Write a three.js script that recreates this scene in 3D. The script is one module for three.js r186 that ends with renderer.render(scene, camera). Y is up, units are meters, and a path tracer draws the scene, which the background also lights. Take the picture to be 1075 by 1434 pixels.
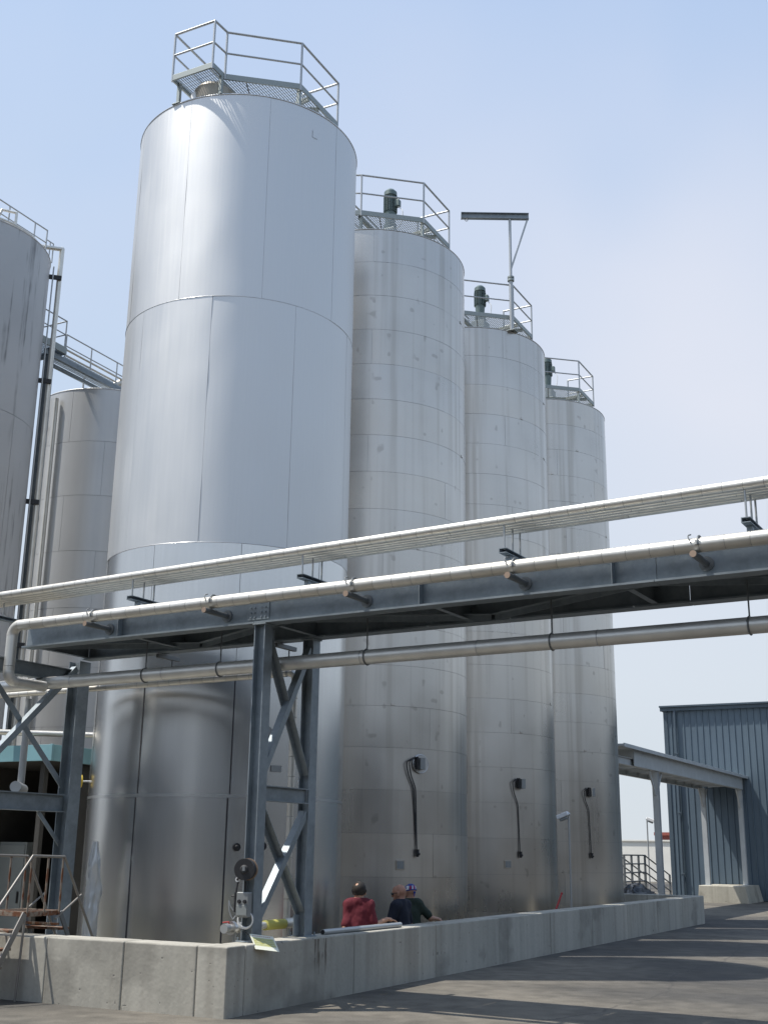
import * as THREE from 'three';
import { mergeGeometries } from 'three/addons/utils/BufferGeometryUtils.js';
import { RoundedBoxGeometry } from 'three/addons/geometries/RoundedBoxGeometry.js';
import { MarchingCubes } from 'three/addons/objects/MarchingCubes.js';

// ---------------------------------------------------------------- camera, sky, sun, exposure
const scene = new THREE.Scene();
const PITCH = 0.2832, ROLL = 0.0142, YAW = 0.4793, FPX = 1640.5;
const camera = new THREE.PerspectiveCamera(2 * Math.atan(717 / FPX) * 180 / Math.PI, 767 / 1024, 0.1, 900);
camera.position.set(7.542, 1.7, 11.057);
{
  const fw = new THREE.Vector3(-Math.sin(YAW) * Math.cos(PITCH), Math.sin(PITCH), -Math.cos(YAW) * Math.cos(PITCH));
  const rt = new THREE.Vector3(Math.cos(YAW), 0, -Math.sin(YAW));
  const up = new THREE.Vector3().crossVectors(rt, fw);
  camera.up.copy(up.multiplyScalar(Math.cos(ROLL)).addScaledVector(rt, -Math.sin(ROLL)));
  camera.lookAt(camera.position.clone().add(fw));
}
const renderer = new THREE.WebGLRenderer({ antialias: true });
renderer.setSize(767, 1024);
renderer.toneMapping = THREE.LinearToneMapping;
renderer.toneMappingExposure = 1.1;
renderer.shadowMap.enabled = true;

const D2R = Math.PI / 180;
const SUN_AZ = -56 * D2R, SUN_EL = 63.6 * D2R;          // azimuth from +z towards +x
const sunDir = new THREE.Vector3(Math.sin(SUN_AZ) * Math.cos(SUN_EL), Math.sin(SUN_EL), Math.cos(SUN_AZ) * Math.cos(SUN_EL));
const sun = new THREE.DirectionalLight(new THREE.Color(1, 0.955, 0.88), 5);
sun.position.copy(sunDir).multiplyScalar(80);
sun.castShadow = true;
Object.assign(sun.shadow.camera, { left: -45, right: 45, top: 45, bottom: -45, near: 1, far: 200 });
sun.shadow.mapSize.set(4096, 4096);
scene.add(sun, sun.target);

// small deterministic generators
function rng(seed) { let s = seed >>> 0; return () => { s = (s + 0x6D2B79F5) >>> 0; let t = s; t = Math.imul(t ^ (t >>> 15), t | 1); t ^= t + Math.imul(t ^ (t >>> 7), t | 61); return ((t ^ (t >>> 14)) >>> 0) / 4294967296; }; }
function lattice(px, py, seed) {                       // tileable value noise, period px by py cells
  const r = rng(seed), g = new Float32Array(px * py); for (let i = 0; i < g.length; i++) g[i] = r();
  return (x, y) => {
    const xf = Math.floor(x), yf = Math.floor(y); let u = x - xf, v = y - yf; u = u * u * (3 - 2 * u); v = v * v * (3 - 2 * v);
    const x0 = ((xf % px) + px) % px, x1 = (x0 + 1) % px, y0 = ((yf % py) + py) % py, y1 = (y0 + 1) % py;
    return (g[y0 * px + x0] * (1 - u) + g[y0 * px + x1] * u) * (1 - v) + (g[y1 * px + x0] * (1 - u) + g[y1 * px + x1] * u) * v;
  };
}
function fbm(cx, cy, oct, seed) {                       // u,v in 0..1, tileable
  const L = []; for (let o = 0; o < oct; o++) L.push([lattice(cx << o, cy << o, seed + o * 17), cx << o, cy << o, 0.5 ** o]);
  const tot = L.reduce((a, l) => a + l[3], 0);
  return (u, v) => { let s = 0; for (const [n, a, b, w] of L) s += n(u * a, v * b) * w; return s / tot; };
}
const clamp = (x, a = 0, b = 1) => Math.min(b, Math.max(a, x));
const smooth = (a, b, x) => { const t = clamp((x - a) / (b - a)); return t * t * (3 - 2 * t); };

{ // the sky: clear summer air with thin high haze, brighter round the sun
  const w = 1024, h = 512, d = new Float32Array(w * h * 4);
  const stops = [[-90, .20, .19, .17], [-3, .30, .29, .27], [0, .62, .67, .71], [8, .60, .675, .755], [20, .50, .61, .77], [35, .385, .525, .76], [55, .27, .43, .72], [90, .20, .37, .68]];
  const n1 = fbm(6, 5, 5, 901), n2 = fbm(24, 9, 4, 911);
  for (let y = 0; y < h; y++) for (let x = 0; x < w; x++) {
    const el = ((y + 0.5) / h - 0.5) * 180, ph = ((x + 0.5) / w - 0.5) * 2 * Math.PI;
    let k = 0; while (k < stops.length - 2 && el > stops[k + 1][0]) k++;
    const A = stops[k], B = stops[k + 1], t = clamp((el - A[0]) / (B[0] - A[0]));
    const c = [1, 2, 3].map(i => A[i] + (B[i] - A[i]) * t);
    // equirect direction used by three.js: u = atan2(z, x) / 2pi + 0.5
    const ce = Math.cos(el * D2R), dir = [Math.cos(ph) * ce, Math.sin(el * D2R), Math.sin(ph) * ce];
    const cs = dir[0] * sunDir.x + dir[1] * sunDir.y + dir[2] * sunDir.z, ang = Math.acos(clamp(cs, -1, 1)) / D2R;
    const glow = 0.75 * Math.exp(-((ang / 16) ** 2)) + 0.32 * Math.exp(-((ang / 40) ** 2));
    const u = x / w, v = y / h;
    const cz = dir[0] * -.16 + dir[1] * .37 + dir[2] * -.915, patch = Math.exp(-((Math.acos(clamp(cz, -1, 1)) / D2R / 11) ** 2));
    let cl = el > 0 ? clamp(smooth(0.42, 0.86, n1(u, v) * 0.75 + n2(u, v) * 0.25) * (.38 + .6 * patch) + .70 * patch * (.45 + 1.1 * n1(u, v))) * smooth(0, 8, el) : 0;
    for (let i = 0; i < 3; i++) { let q = c[i]; if (el > -1) q += glow * [1, .97, .92][i]; q += ([.83, .805, .845][i] - q) * cl * 0.72 * (q < .8 ? 1 : 0); d[(y * w + x) * 4 + i] = q; }
    d[(y * w + x) * 4 + 3] = 1;
  }
  const tex = new THREE.DataTexture(d, w, h, THREE.RGBAFormat, THREE.FloatType);
  tex.mapping = THREE.EquirectangularReflectionMapping; tex.magFilter = THREE.LinearFilter; tex.minFilter = THREE.LinearFilter; tex.wrapS = THREE.RepeatWrapping; tex.needsUpdate = true;
  scene.background = tex; scene.environment = tex;
}

// ---------------------------------------------------------------- textures and materials
function texOf(w, h, fn, srgb, mx = 1, my = 1) {        // fn(u,v) -> [r,g,b] 0..1 ; mx,my metres covered
  const d = new Uint8Array(w * h * 4);
  for (let y = 0; y < h; y++) for (let x = 0; x < w; x++) { const c = fn((x + .5) / w, (y + .5) / h), o = (y * w + x) * 4; for (let i = 0; i < 3; i++) d[o + i] = clamp(Array.isArray(c) ? c[i] : c) * 255; d[o + 3] = 255; }
  const t = new THREE.DataTexture(d, w, h, THREE.RGBAFormat); t.wrapS = t.wrapT = THREE.RepeatWrapping; t.magFilter = THREE.LinearFilter; t.minFilter = THREE.LinearMipmapLinearFilter; t.generateMipmaps = true;
  if (srgb) t.colorSpace = THREE.SRGBColorSpace; t.repeat.set(1 / mx, 1 / my); t.needsUpdate = true; return t;
}
const toS = l => l <= .0031308 ? l * 12.92 : 1.055 * l ** (1 / 2.4) - .055;
const lin = (r, g, b) => new THREE.Color().setRGB(r, g, b);
const mixc = (a, b, t) => [a[0] + (b[0] - a[0]) * t, a[1] + (b[1] - a[1]) * t, a[2] + (b[2] - a[2]) * t];
const S3 = c => c.map(toS);
const M = {};
const std = (o) => new THREE.MeshStandardMaterial(o);

{ // smooth stainless sheet: rolled grain running up the sheet, faint cloudiness
  const g = fbm(96, 3, 3, 11), c = fbm(4, 3, 4, 12);
  M.steelTex = texOf(512, 512, (u, v) => S3([.63, .63, .625].map(k => k * (.93 + .07 * g(u, v) + .08 * c(u, v)))), true, 3, 3);
  M.steelRough = texOf(512, 512, (u, v) => { const r = .44 + .08 * g(u, v) + .10 * c(u, v); return [r, r, 1]; }, false, 3, 3);
  M.steelRough.repeat.set(1 / 3, 1 / 3);
  M.cladding = std({ map: M.steelTex, roughnessMap: M.steelRough, roughness: 1, metalness: 1 });
  M.claddingLow = std({ map: M.steelTex, roughness: .27, metalness: 1 });
  M.cladding2 = std({ map: M.steelTex, roughnessMap: M.steelRough, roughness: .96, metalness: 1, color: lin(.98, .98, .98) });
}
{ // old stainless: dull, run-down streaks of dirt, water marks
  const st = fbm(70, 2, 3, 21), st2 = fbm(22, 1, 3, 22), c = fbm(5, 6, 5, 23), sp = fbm(40, 40, 2, 24);
  const f = (u, v) => {
    const streak = smooth(.48, .85, st(u, v) * .55 + st2(u, v) * .6), cloud = c(u, v);
    let k = mixc([.545, .525, .495], [.38, .355, .32], streak * .62); k = k.map(q => q * (.86 + .28 * cloud));
    const spot = smooth(.80, .9, sp(u, v)); return mixc(k, [.22, .20, .18], spot * .35);
  };
  M.oldSteelTex = texOf(1024, 1024, (u, v) => S3(f(u, v)), true, 6.25, 7);
  M.oldSteelRough = texOf(512, 512, (u, v) => { const r = .23 + .13 * c(u, v) + .06 * st(u, v); return [r, r, 1]; }, false, 6.25, 7);
  M.oldSteel = std({ map: M.oldSteelTex, roughnessMap: M.oldSteelRough, roughness: 1, metalness: 1 });
  M.oldSteel2 = std({ map: M.oldSteelTex, roughnessMap: M.oldSteelRough, roughness: .92, metalness: 1, color: lin(.97, .972, .975) });
  M.oldSteel3 = std({ map: M.oldSteelTex, roughnessMap: M.oldSteelRough, roughness: 1, metalness: 1, color: lin(1, .99, .975) });
}
{ // painted silo with dark dirt runs
  const st = fbm(64, 2, 4, 31), st2 = fbm(14, 3, 3, 32), c = fbm(5, 5, 5, 33), bl = fbm(30, 12, 4, 34);
  M.greySilo = std({ map: texOf(1024, 1024, (u, v) => S3(mixc(mixc([.52, .525, .53], [.42, .425, .43], c(u, v)), [.15, .15, .15], smooth(.60, .80, st(u, v) * .6 + st2(u, v) * .15 + bl(u, v) * .33) * .8)), true, 5.8, 7), roughness: .55, metalness: .25 });
  M.paleSilo = std({ map: texOf(512, 512, (u, v) => S3(mixc([.62, .62, .615], [.49, .49, .485], c(u, v) * .6 + st(u, v) * .4)), true, 5.5, 6), roughness: .45, metalness: .55 });
}
{ // galvanised sections: spangle and dull patches
  const a = fbm(24, 24, 3, 41), b = fbm(5, 5, 4, 42), sp = fbm(64, 64, 2, 43);
  const f = (u, v) => [.25, .285, .31].map((k, i) => k * (.56 + .42 * b(u, v) + .25 * a(u, v) + .12 * sp(u, v)));
  const gt = texOf(512, 512, (u, v) => S3(f(u, v)), true, 1.6, 1.6), gr = texOf(256, 256, (u, v) => { const r = .42 + .25 * b(u, v); return [r, r, 1]; }, false, 1.6, 1.6);
  M.galv = std({ map: gt, roughnessMap: gr, roughness: 1, metalness: .6 });
}
{ // aluminium jacket on the pipes
  const a = fbm(20, 6, 4, 51), b = fbm(4, 4, 4, 52);
  const t = texOf(256, 256, (u, v) => S3([.68, .655, .60].map(k => k * (.80 + .22 * b(u, v) + .12 * a(u, v)))), true, 1, 1);
  M.jacket = std({ map: t, metalness: .72, roughness: .40 });
  M.jacketB = std({ map: t, metalness: .72, roughness: .44, color: lin(.93, .92, .90) });
  M.jacketC = std({ map: t, metalness: .72, roughness: .36, color: lin(.99, .985, .97) });
  M.pipeSteel = std({ map: t, metalness: .7, roughness: .42, color: lin(1, 1.02, 1.05) });
}
{ // cast concrete: board marks, runs, blow holes
  const bd = fbm(20, 1, 2, 66), blot = fbm(5, 7, 4, 67), b = fbm(6, 4, 5, 61), f1 = fbm(48, 6, 3, 62), g = fbm(120, 120, 2, 63), run = fbm(18, 1, 3, 64), hole = fbm(70, 70, 1, 65);
  const ct = texOf(1024, 1024, (u, v) => {
    let k = mixc([.46, .44, .385], [.35, .333, .285], b(u, v)); k = k.map(q => q * (.86 + .16 * f1(u, v) + .12 * g(u, v)));
    k = k.map(q => q * (.91 + .17 * bd(u, v))); k = mixc(k, [.17, .15, .125], smooth(.58, .82, run(u, v)) * .32); k = mixc(k, [.12, .112, .098], smooth(.58, .78, blot(u, v)) * .38); return S3(mixc(k, [.09, .085, .08], smooth(.955, .98, hole(u, v)) * .6));
  }, true, 4, 4);
  const cb = texOf(512, 512, (u, v) => .5 * f1(u, v) + .3 * g(u, v) + .2 * b(u, v) - .5 * smooth(.955, .98, hole(u, v)), false, 4, 4);
  M.concrete = std({ map: ct, roughness: .92, bumpMap: cb, bumpScale: .006 });
  M.concreteB = std({ map: ct, roughness: .92, bumpMap: cb, bumpScale: .006, color: lin(.92, .93, .93) });
  M.concreteC = std({ map: ct, roughness: .92, bumpMap: cb, bumpScale: .006, color: lin(1.07, 1.05, 1.0) });
}
{ // worn asphalt with dust, tyre polish, oil spots and sealed cracks, 40 m tile
  const big = fbm(7, 7, 5, 71), fine = fbm(200, 200, 2, 72), mid = fbm(40, 40, 3, 73), trk = fbm(5, 26, 4, 74), oil = fbm(26, 26, 3, 75);
  const W = 2048, T = 40;
  // cracks drawn as wandering lines in metres (x, z)
  const cracks = [[[2.0, 1.2], [3.1, -2.6], [3.3, -5.2], [2.75, -8.0], [2.9, -10.8], [2.4, -15], [3.2, -22]], [[-2, 3.6], [1.2, 2.4], [2.0, 1.2], [5, .4], [9, .9]], [[3.1, -2.6], [6, -4.0], [10, -3.4]], [[-8, 1.6], [-4.6, 1.2], [-2, 3.6]]];
  const mask = new Float32Array(W * W), jr = rng(77);
  for (const c of cracks) for (let i = 0; i < c.length - 1; i++) {
    const [a, b] = [c[i], c[i + 1]], n = Math.ceil(Math.hypot(b[0] - a[0], b[1] - a[1]) / .012); let jx = 0;
    for (let k = 0; k < n; k++) { const t = k / n; jx = jx * .992 + (jr() - .5) * .02; const x = a[0] + (b[0] - a[0]) * t + jx, z = a[1] + (b[1] - a[1]) * t + jx * .6; const px = ((Math.floor(x / T * W) % W) + W) % W, py = ((Math.floor(z / T * W) % W) + W) % W; mask[py * W + px] = 1; mask[py * W + (px + 1) % W] = Math.max(mask[py * W + (px + 1) % W], .7); }
  }
  const at = texOf(W, W, (u, v) => {
    const dust = smooth(.36, .66, big(u, v) * .7 + trk(u, v) * .3); let k = mixc([.054, .051, .047], [.130, .116, .094], dust);
    const fi = fine(u, v), mi = mid(u, v); k = k.map(q => q * (.46 + .66 * fi + .42 * mi)); k = mixc(k, [.05, .047, .044], smooth(.66, .8, oil(u, v)) * .55);
    const m = mask[Math.min(W - 1, Math.floor(v * W)) * W + Math.min(W - 1, Math.floor(u * W))]; return S3(mixc(k, [.045, .042, .039], m * .55));
  }, true, T, T);
  M.asphalt = std({ map: at, roughness: .93, bumpMap: texOf(512, 512, (u, v) => fine(u, v), false, 5, 5), bumpScale: .006 });
}
{ const a = fbm(8, 8, 4, 81), s = fbm(50, 3, 3, 82);
  const t = texOf(256, 512, (u, v) => S3([.095, .132, .165].map(k => k * (.82 + .24 * a(u, v) + .14 * s(u, v)))), true, 3, 6);
  M.siding = std({ map: t, roughness: .5, metalness: .1 }); M.sidingB = std({ map: t, roughness: .5, metalness: .1, color: lin(.93, .94, .96) });
  M.sidingTrim = std({ map: t, roughness: .5, color: lin(.62, .64, .66) });
  M.white = std({ map: texOf(256, 256, (u, v) => S3([.78, .76, .70].map(k => k * (.9 + .12 * a(u, v)))), true, 6, 6), roughness: .8 });
  M.redCladding = std({ map: texOf(256, 256, (u, v) => S3([.28, .075, .055].map(k => k * (.85 + .3 * a(u, v)))), true, 6, 6), roughness: .7 });
  M.teal = std({ map: texOf(256, 256, (u, v) => S3([.19, .36, .40].map(k => k * (.82 + .3 * a(u, v)))), true, 3, 3), roughness: .55 });
  M.darkWall = std({ map: texOf(256, 256, (u, v) => S3([.042, .040, .036].map(k => k * (.7 + .6 * a(u, v)))), true, 2, 2), roughness: .8 });
  M.canopyPaint = std({ map: texOf(256, 256, (u, v) => S3([.46, .485, .495].map(k => k * (.85 + .25 * a(u, v)))), true, 2, 2), roughness: .5, metalness: .2 });
  M.warehouse = std({ map: texOf(256, 256, (u, v) => S3([.10, .11, .118].map(k => k * (.8 + .3 * a(u, v)))), true, 6, 6), roughness: .7 });
  M.rust = std({ map: texOf(256, 256, (u, v) => S3(mixc([.24, .20, .16], [.15, .062, .03], smooth(.4, .6, a(u, v)))), true, .5, .5), roughness: .75, metalness: .3 });
}
M.rail = std({ color: lin(.42, .43, .43), roughness: .42, metalness: .6 });
M.stairRail = std({ color: lin(.24, .225, .205), roughness: .5, metalness: .45 });
M.railDark = std({ color: lin(.16, .17, .175), roughness: .5, metalness: .5 });
M.platSteel = std({ color: lin(.30, .33, .32), roughness: .5, metalness: .45 });
M.grate = std({ color: lin(.40, .43, .44), roughness: .5, metalness: .5 });
M.gap = std({ color: lin(.34, .345, .35), roughness: .5, metalness: .8 });
M.seam = std({ color: lin(.035, .035, .04), roughness: .6, metalness: .2 });
M.bead = std({ color: lin(.55, .555, .56), roughness: .3, metalness: .9 });
M.motor = std({ color: lin(.12, .16, .155), roughness: .45, metalness: .3 });
M.black = std({ color: lin(.018, .018, .02), roughness: .55 });
M.rubber = std({ color: lin(.03, .03, .032), roughness: .7 });
M.box = std({ color: lin(.24, .25, .25), roughness: .5, metalness: .2 });
M.copper = std({ color: lin(.36, .26, .19), roughness: .5, metalness: .5 });
M.yellow = std({ color: lin(.62, .44, .03), roughness: .5 });
M.yellowWrap = std({ color: lin(.50, .47, .12), roughness: .7 });
M.red = std({ color: lin(.35, .02, .02), roughness: .5 });
M.whitePlastic = std({ color: lin(.72, .73, .74), roughness: .4 });
M.doorGrey = std({ color: lin(.22, .235, .23), roughness: .6 });
M.foil = std({ color: lin(.60, .61, .61), roughness: .28, metalness: .3 });
M.glassDark = std({ color: lin(.02, .025, .03), roughness: .08, metalness: .1 });
M.mulch = std({ color: lin(.02, .02, .021), roughness: .6 });

// ---------------------------------------------------------------- helpers
const V = (x, y, z) => new THREE.Vector3(x, y, z);
const taken = {};
function numbered(n) { if (!(n in taken)) { taken[n] = 0; return n; } taken[n]++; return n + '_' + String(taken[n]).padStart(3, '0'); }
function tag(o, label, category, group) { o.userData.label = label; o.userData.category = category; if (group) o.userData.group = group; return o; }
function thing(name, label, category, pos = [0, 0, 0], turn = 0, group) { const g = new THREE.Group(); g.name = numbered(name); g.position.set(...pos); g.rotation.y = turn; scene.add(g); return tag(g, label, category, group); }
function part(name, geo, mat, parent) { const m = new THREE.Mesh(Array.isArray(geo) ? mergeGeometries(geo.map(g => g.index ? g.toNonIndexed() : g)) : geo, mat); m.name = name; m.castShadow = m.receiveShadow = true; parent.add(m); return m; }
function sub(name, parent, pos = [0, 0, 0]) { const g = new THREE.Group(); g.name = name; g.position.set(...pos); parent.add(g); return g; }
function structure(name, geo, mat) { const m = part(name, geo, mat, scene); m.userData.kind = 'structure'; return m; }
function boxUV(g) {                                    // uv in metres from position and normal
  const p = g.attributes.position, n = g.attributes.normal, uv = new Float32Array(p.count * 2);
  for (let i = 0; i < p.count; i++) { const ax = Math.abs(n.getX(i)), ay = Math.abs(n.getY(i)), az = Math.abs(n.getZ(i)), x = p.getX(i), y = p.getY(i), z = p.getZ(i); const q = ay > ax && ay > az ? [x, z] : ax > az ? [z, y] : [x, y]; uv[2 * i] = q[0]; uv[2 * i + 1] = q[1]; }
  g.setAttribute('uv', new THREE.BufferAttribute(uv, 2)); return g;
}
function bx(w, h, d, x = 0, y = 0, z = 0, r = 0.004) { const q = Math.min(r, w * .3, h * .3, d * .3); const g = q > .0012 ? new RoundedBoxGeometry(w, h, d, 1, q) : new THREE.BoxGeometry(w, h, d); g.translate(x, y, z); return boxUV(g.index ? g.toNonIndexed() : g); }
function span(x0, x1, y0, y1, z0, z1, r) { return bx(x1 - x0, y1 - y0, z1 - z0, (x0 + x1) / 2, (y0 + y1) / 2, (z0 + z1) / 2, r); }
const UPY = V(0, 1, 0);
function rod(a, b, r, r2 = r, n = 8) {
  a = a.isVector3 ? a : V(...a); b = b.isVector3 ? b : V(...b); const d = b.clone().sub(a), L = d.length();
  const g = new THREE.CylinderGeometry(r2, r, L, n); const uv = g.attributes.uv; for (let i = 0; i < uv.count; i++) uv.setXY(i, uv.getX(i) * 2 * Math.PI * r, uv.getY(i) * L);
  g.applyQuaternion(new THREE.Quaternion().setFromUnitVectors(UPY, d.normalize())); g.translate((a.x + b.x) / 2, (a.y + b.y) / 2, (a.z + b.z) / 2); return g.toNonIndexed();
}
function ball(p, r, n = 8) { const g = new THREE.SphereGeometry(r, n, Math.max(4, n >> 1)); g.translate(...(p.isVector3 ? p.toArray() : p)); return g.toNonIndexed(); }
function polyRod(pts, r, n = 8, closed) { const o = []; const P = closed ? [...pts, pts[0]] : pts; for (let i = 0; i < P.length - 1; i++) { o.push(rod(P[i], P[i + 1], r, r, n)); o.push(ball(P[i], r * 1.02, n)); } o.push(ball(P[P.length - 1], r * 1.02, n)); return o; }
function tube(pts, r, n = 10, seg = 40) { return new THREE.TubeGeometry(new THREE.CatmullRomCurve3(pts.map(p => V(...p)), false, 'catmullrom', .3), seg, r, n).toNonIndexed(); }
function bar(a, b, w, h, roll = 0) {                    // rectangular bar from a to b, h measured towards 'up'
  a = V(...a); b = V(...b); const d = b.clone().sub(a), L = d.length(); d.normalize();
  let s = new THREE.Vector3().crossVectors(d, Math.abs(d.y) > .98 ? V(0, 0, 1) : UPY).normalize(); const u = new THREE.Vector3().crossVectors(s, d).normalize();
  if (roll) { const q = new THREE.Quaternion().setFromAxisAngle(d, roll); s.applyQuaternion(q); u.applyQuaternion(q); }
  const g = bx(L, h, w); g.applyMatrix4(new THREE.Matrix4().makeBasis(d, u, s)); g.translate((a.x + b.x) / 2, (a.y + b.y) / 2, (a.z + b.z) / 2); return g;
}
function angleBar(a, b, leg, t, roll = 0) {            // L section
  const A = V(...a), B = V(...b), d = B.clone().sub(A), L = d.length(); d.normalize();
  let s = new THREE.Vector3().crossVectors(d, Math.abs(d.y) > .98 ? V(0, 0, 1) : UPY).normalize(); const u = new THREE.Vector3().crossVectors(s, d).normalize();
  if (roll) { const q = new THREE.Quaternion().setFromAxisAngle(d, roll); s.applyQuaternion(q); u.applyQuaternion(q); }
  const g = mergeGeometries([span(-L / 2, L / 2, -leg / 2, leg / 2, -t, 0, .001), span(-L / 2, L / 2, leg / 2 - t, leg / 2, .0005, leg, .001)]);
  g.applyMatrix4(new THREE.Matrix4().makeBasis(d, u, s)); g.translate((A.x + B.x) / 2, (A.y + B.y) / 2, (A.z + B.z) / 2); return g;
}
function section(shapePts, L) { const s = new THREE.Shape(shapePts.map(p => new THREE.Vector2(...p))); const g = new THREE.ExtrudeGeometry(s, { depth: L, bevelEnabled: false }); g.translate(0, 0, -L / 2); return g; }
const iPts = (d, w, tf, tw) => [[-w / 2, -d / 2], [w / 2, -d / 2], [w / 2, -d / 2 + tf], [tw / 2, -d / 2 + tf], [tw / 2, d / 2 - tf], [w / 2, d / 2 - tf], [w / 2, d / 2], [-w / 2, d / 2], [-w / 2, d / 2 - tf], [-tw / 2, d / 2 - tf], [-tw / 2, -d / 2 + tf], [-w / 2, -d / 2 + tf]];
const cPts = (d, w, t) => [[0, -d / 2], [w, -d / 2], [w, -d / 2 + t], [t, -d / 2 + t], [t, d / 2 - t], [w, d / 2 - t], [w, d / 2], [0, d / 2]];
function beamX(pts, x0, x1, y, z, flip) { const g = section(pts, x1 - x0); g.rotateY(flip ? -Math.PI / 2 : Math.PI / 2); g.translate((x0 + x1) / 2, y, z); return boxUV(g); }
function beamZ(pts, z0, z1, x, y, flip) { const g = section(pts, Math.abs(z1 - z0)); if (flip) g.rotateY(Math.PI); g.translate(x, y, (z0 + z1) / 2); return boxUV(g); }
function postI(d, w, tf, tw, y0, y1, x, z, turn = 0) { const g = section(iPts(d, w, tf, tw), y1 - y0); g.rotateX(-Math.PI / 2); g.rotateY(turn); g.translate(x, (y0 + y1) / 2, z); return boxUV(g); }

const HW = 0.7126, FLOOR = -0.45, WT = 0.35;            // wall height, sunken floor, wall thickness
const CORNER = [0, 0];

// ---------------------------------------------------------------- ground and setting
{
  const s = new THREE.Shape([[-320, -320], [320, -320], [320, 320], [-320, 320]].map(p => new THREE.Vector2(...p)));   // (x, -z)
  s.holes.push(new THREE.Path([[-17.7, .3], [-.3, .3], [-.3, 22.15], [-17.7, 22.15]].map(p => new THREE.Vector2(...p))));
  const g = new THREE.ShapeGeometry(s); g.rotateX(-Math.PI / 2);
  const p = g.attributes.position, uv = g.attributes.uv; for (let i = 0; i < p.count; i++) uv.setXY(i, p.getX(i), p.getZ(i));
  structure('ground', g, M.asphalt);
  structure('containment_floor', span(-18, -.05, FLOOR - .2, FLOOR, -22.4, -.05), M.concreteB);
}

// the low concrete wall round the tanks, cast in lengths
function wallRun(label, axis, a, b, fixed, n, group, cuts = []) {
  const w = thing('containment_wall', label, 'wall', [0, 0, 0], 0, group), r = rng(500 + n + Math.round(fixed * 3));
  const cs = [b, ...cuts]; const last = cs[cs.length - 1], m = n - cuts.length; for (let i = 1; i <= m; i++) cs.push(last + (a - last) * i / m); cs.reverse();
  const mats = [M.concrete, M.concreteB, M.concreteC];
  for (let i = 0; i < n; i++) {
    const s0 = cs[i] + .0018, s1 = cs[i + 1] - .0018, h = HW + (r() - .5) * .006, o = (r() - .5) * .006;
    const g = axis === 'x' ? span(s0, s1, FLOOR, h, fixed - WT + o, fixed + o, .02) : span(fixed - WT + o, fixed + o, FLOOR, h, s0, s1, .02);
    const uv = g.attributes.uv, du = r() * 4, dv = r() * 4; for (let k = 0; k < uv.count; k++) uv.setXY(k, uv.getX(k) + du, uv.getY(k) + dv);
    part('wall_segment', g, M.concrete, w);
  }
  return w;
}
wallRun('sunlit low concrete containment wall with the metal stair climbing over it', 'x', -17.99, -.002, 0, 17, undefined, [-.4, -1.394, -2.52]);
const sideWall = wallRun('low concrete containment wall beside the asphalt where the three men stand', 'z', -22.45, -WT - .004, 0, 9);
wallRun('low concrete containment wall closing the basin behind the farthest ribbed tank', 'x', -17.99, -WT - .004, -22.45 + WT, 16);
wallRun('low concrete containment wall behind the grey streaked silo', 'z', -22.09, -WT - .004, -17.65, 18);

{ // rust run down the wall from the rack post's foot, seen as brown streaks
  const n = fbm(14, 2, 3, 222), n2 = fbm(10, 10, 4, 223);
  const rustA = texOf(128, 256, (u, v) => smooth(.45, .75, n(u, v) * .8 + n2(u, v) * .3) * smooth(0, .12, u) * smooth(1, .88, u) * smooth(-.05 + .5 * n(u, .3), .75, v) * .55, false);
  const pl = new THREE.PlaneGeometry(.34, .66); pl.rotateY(Math.PI / 2); pl.translate(.0065, HW - .345, -1.95);
  part('rust_stain', pl, std({ color: lin(.10, .062, .035), alphaMap: rustA, transparent: true, roughness: .9 }), sideWall);
}
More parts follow.
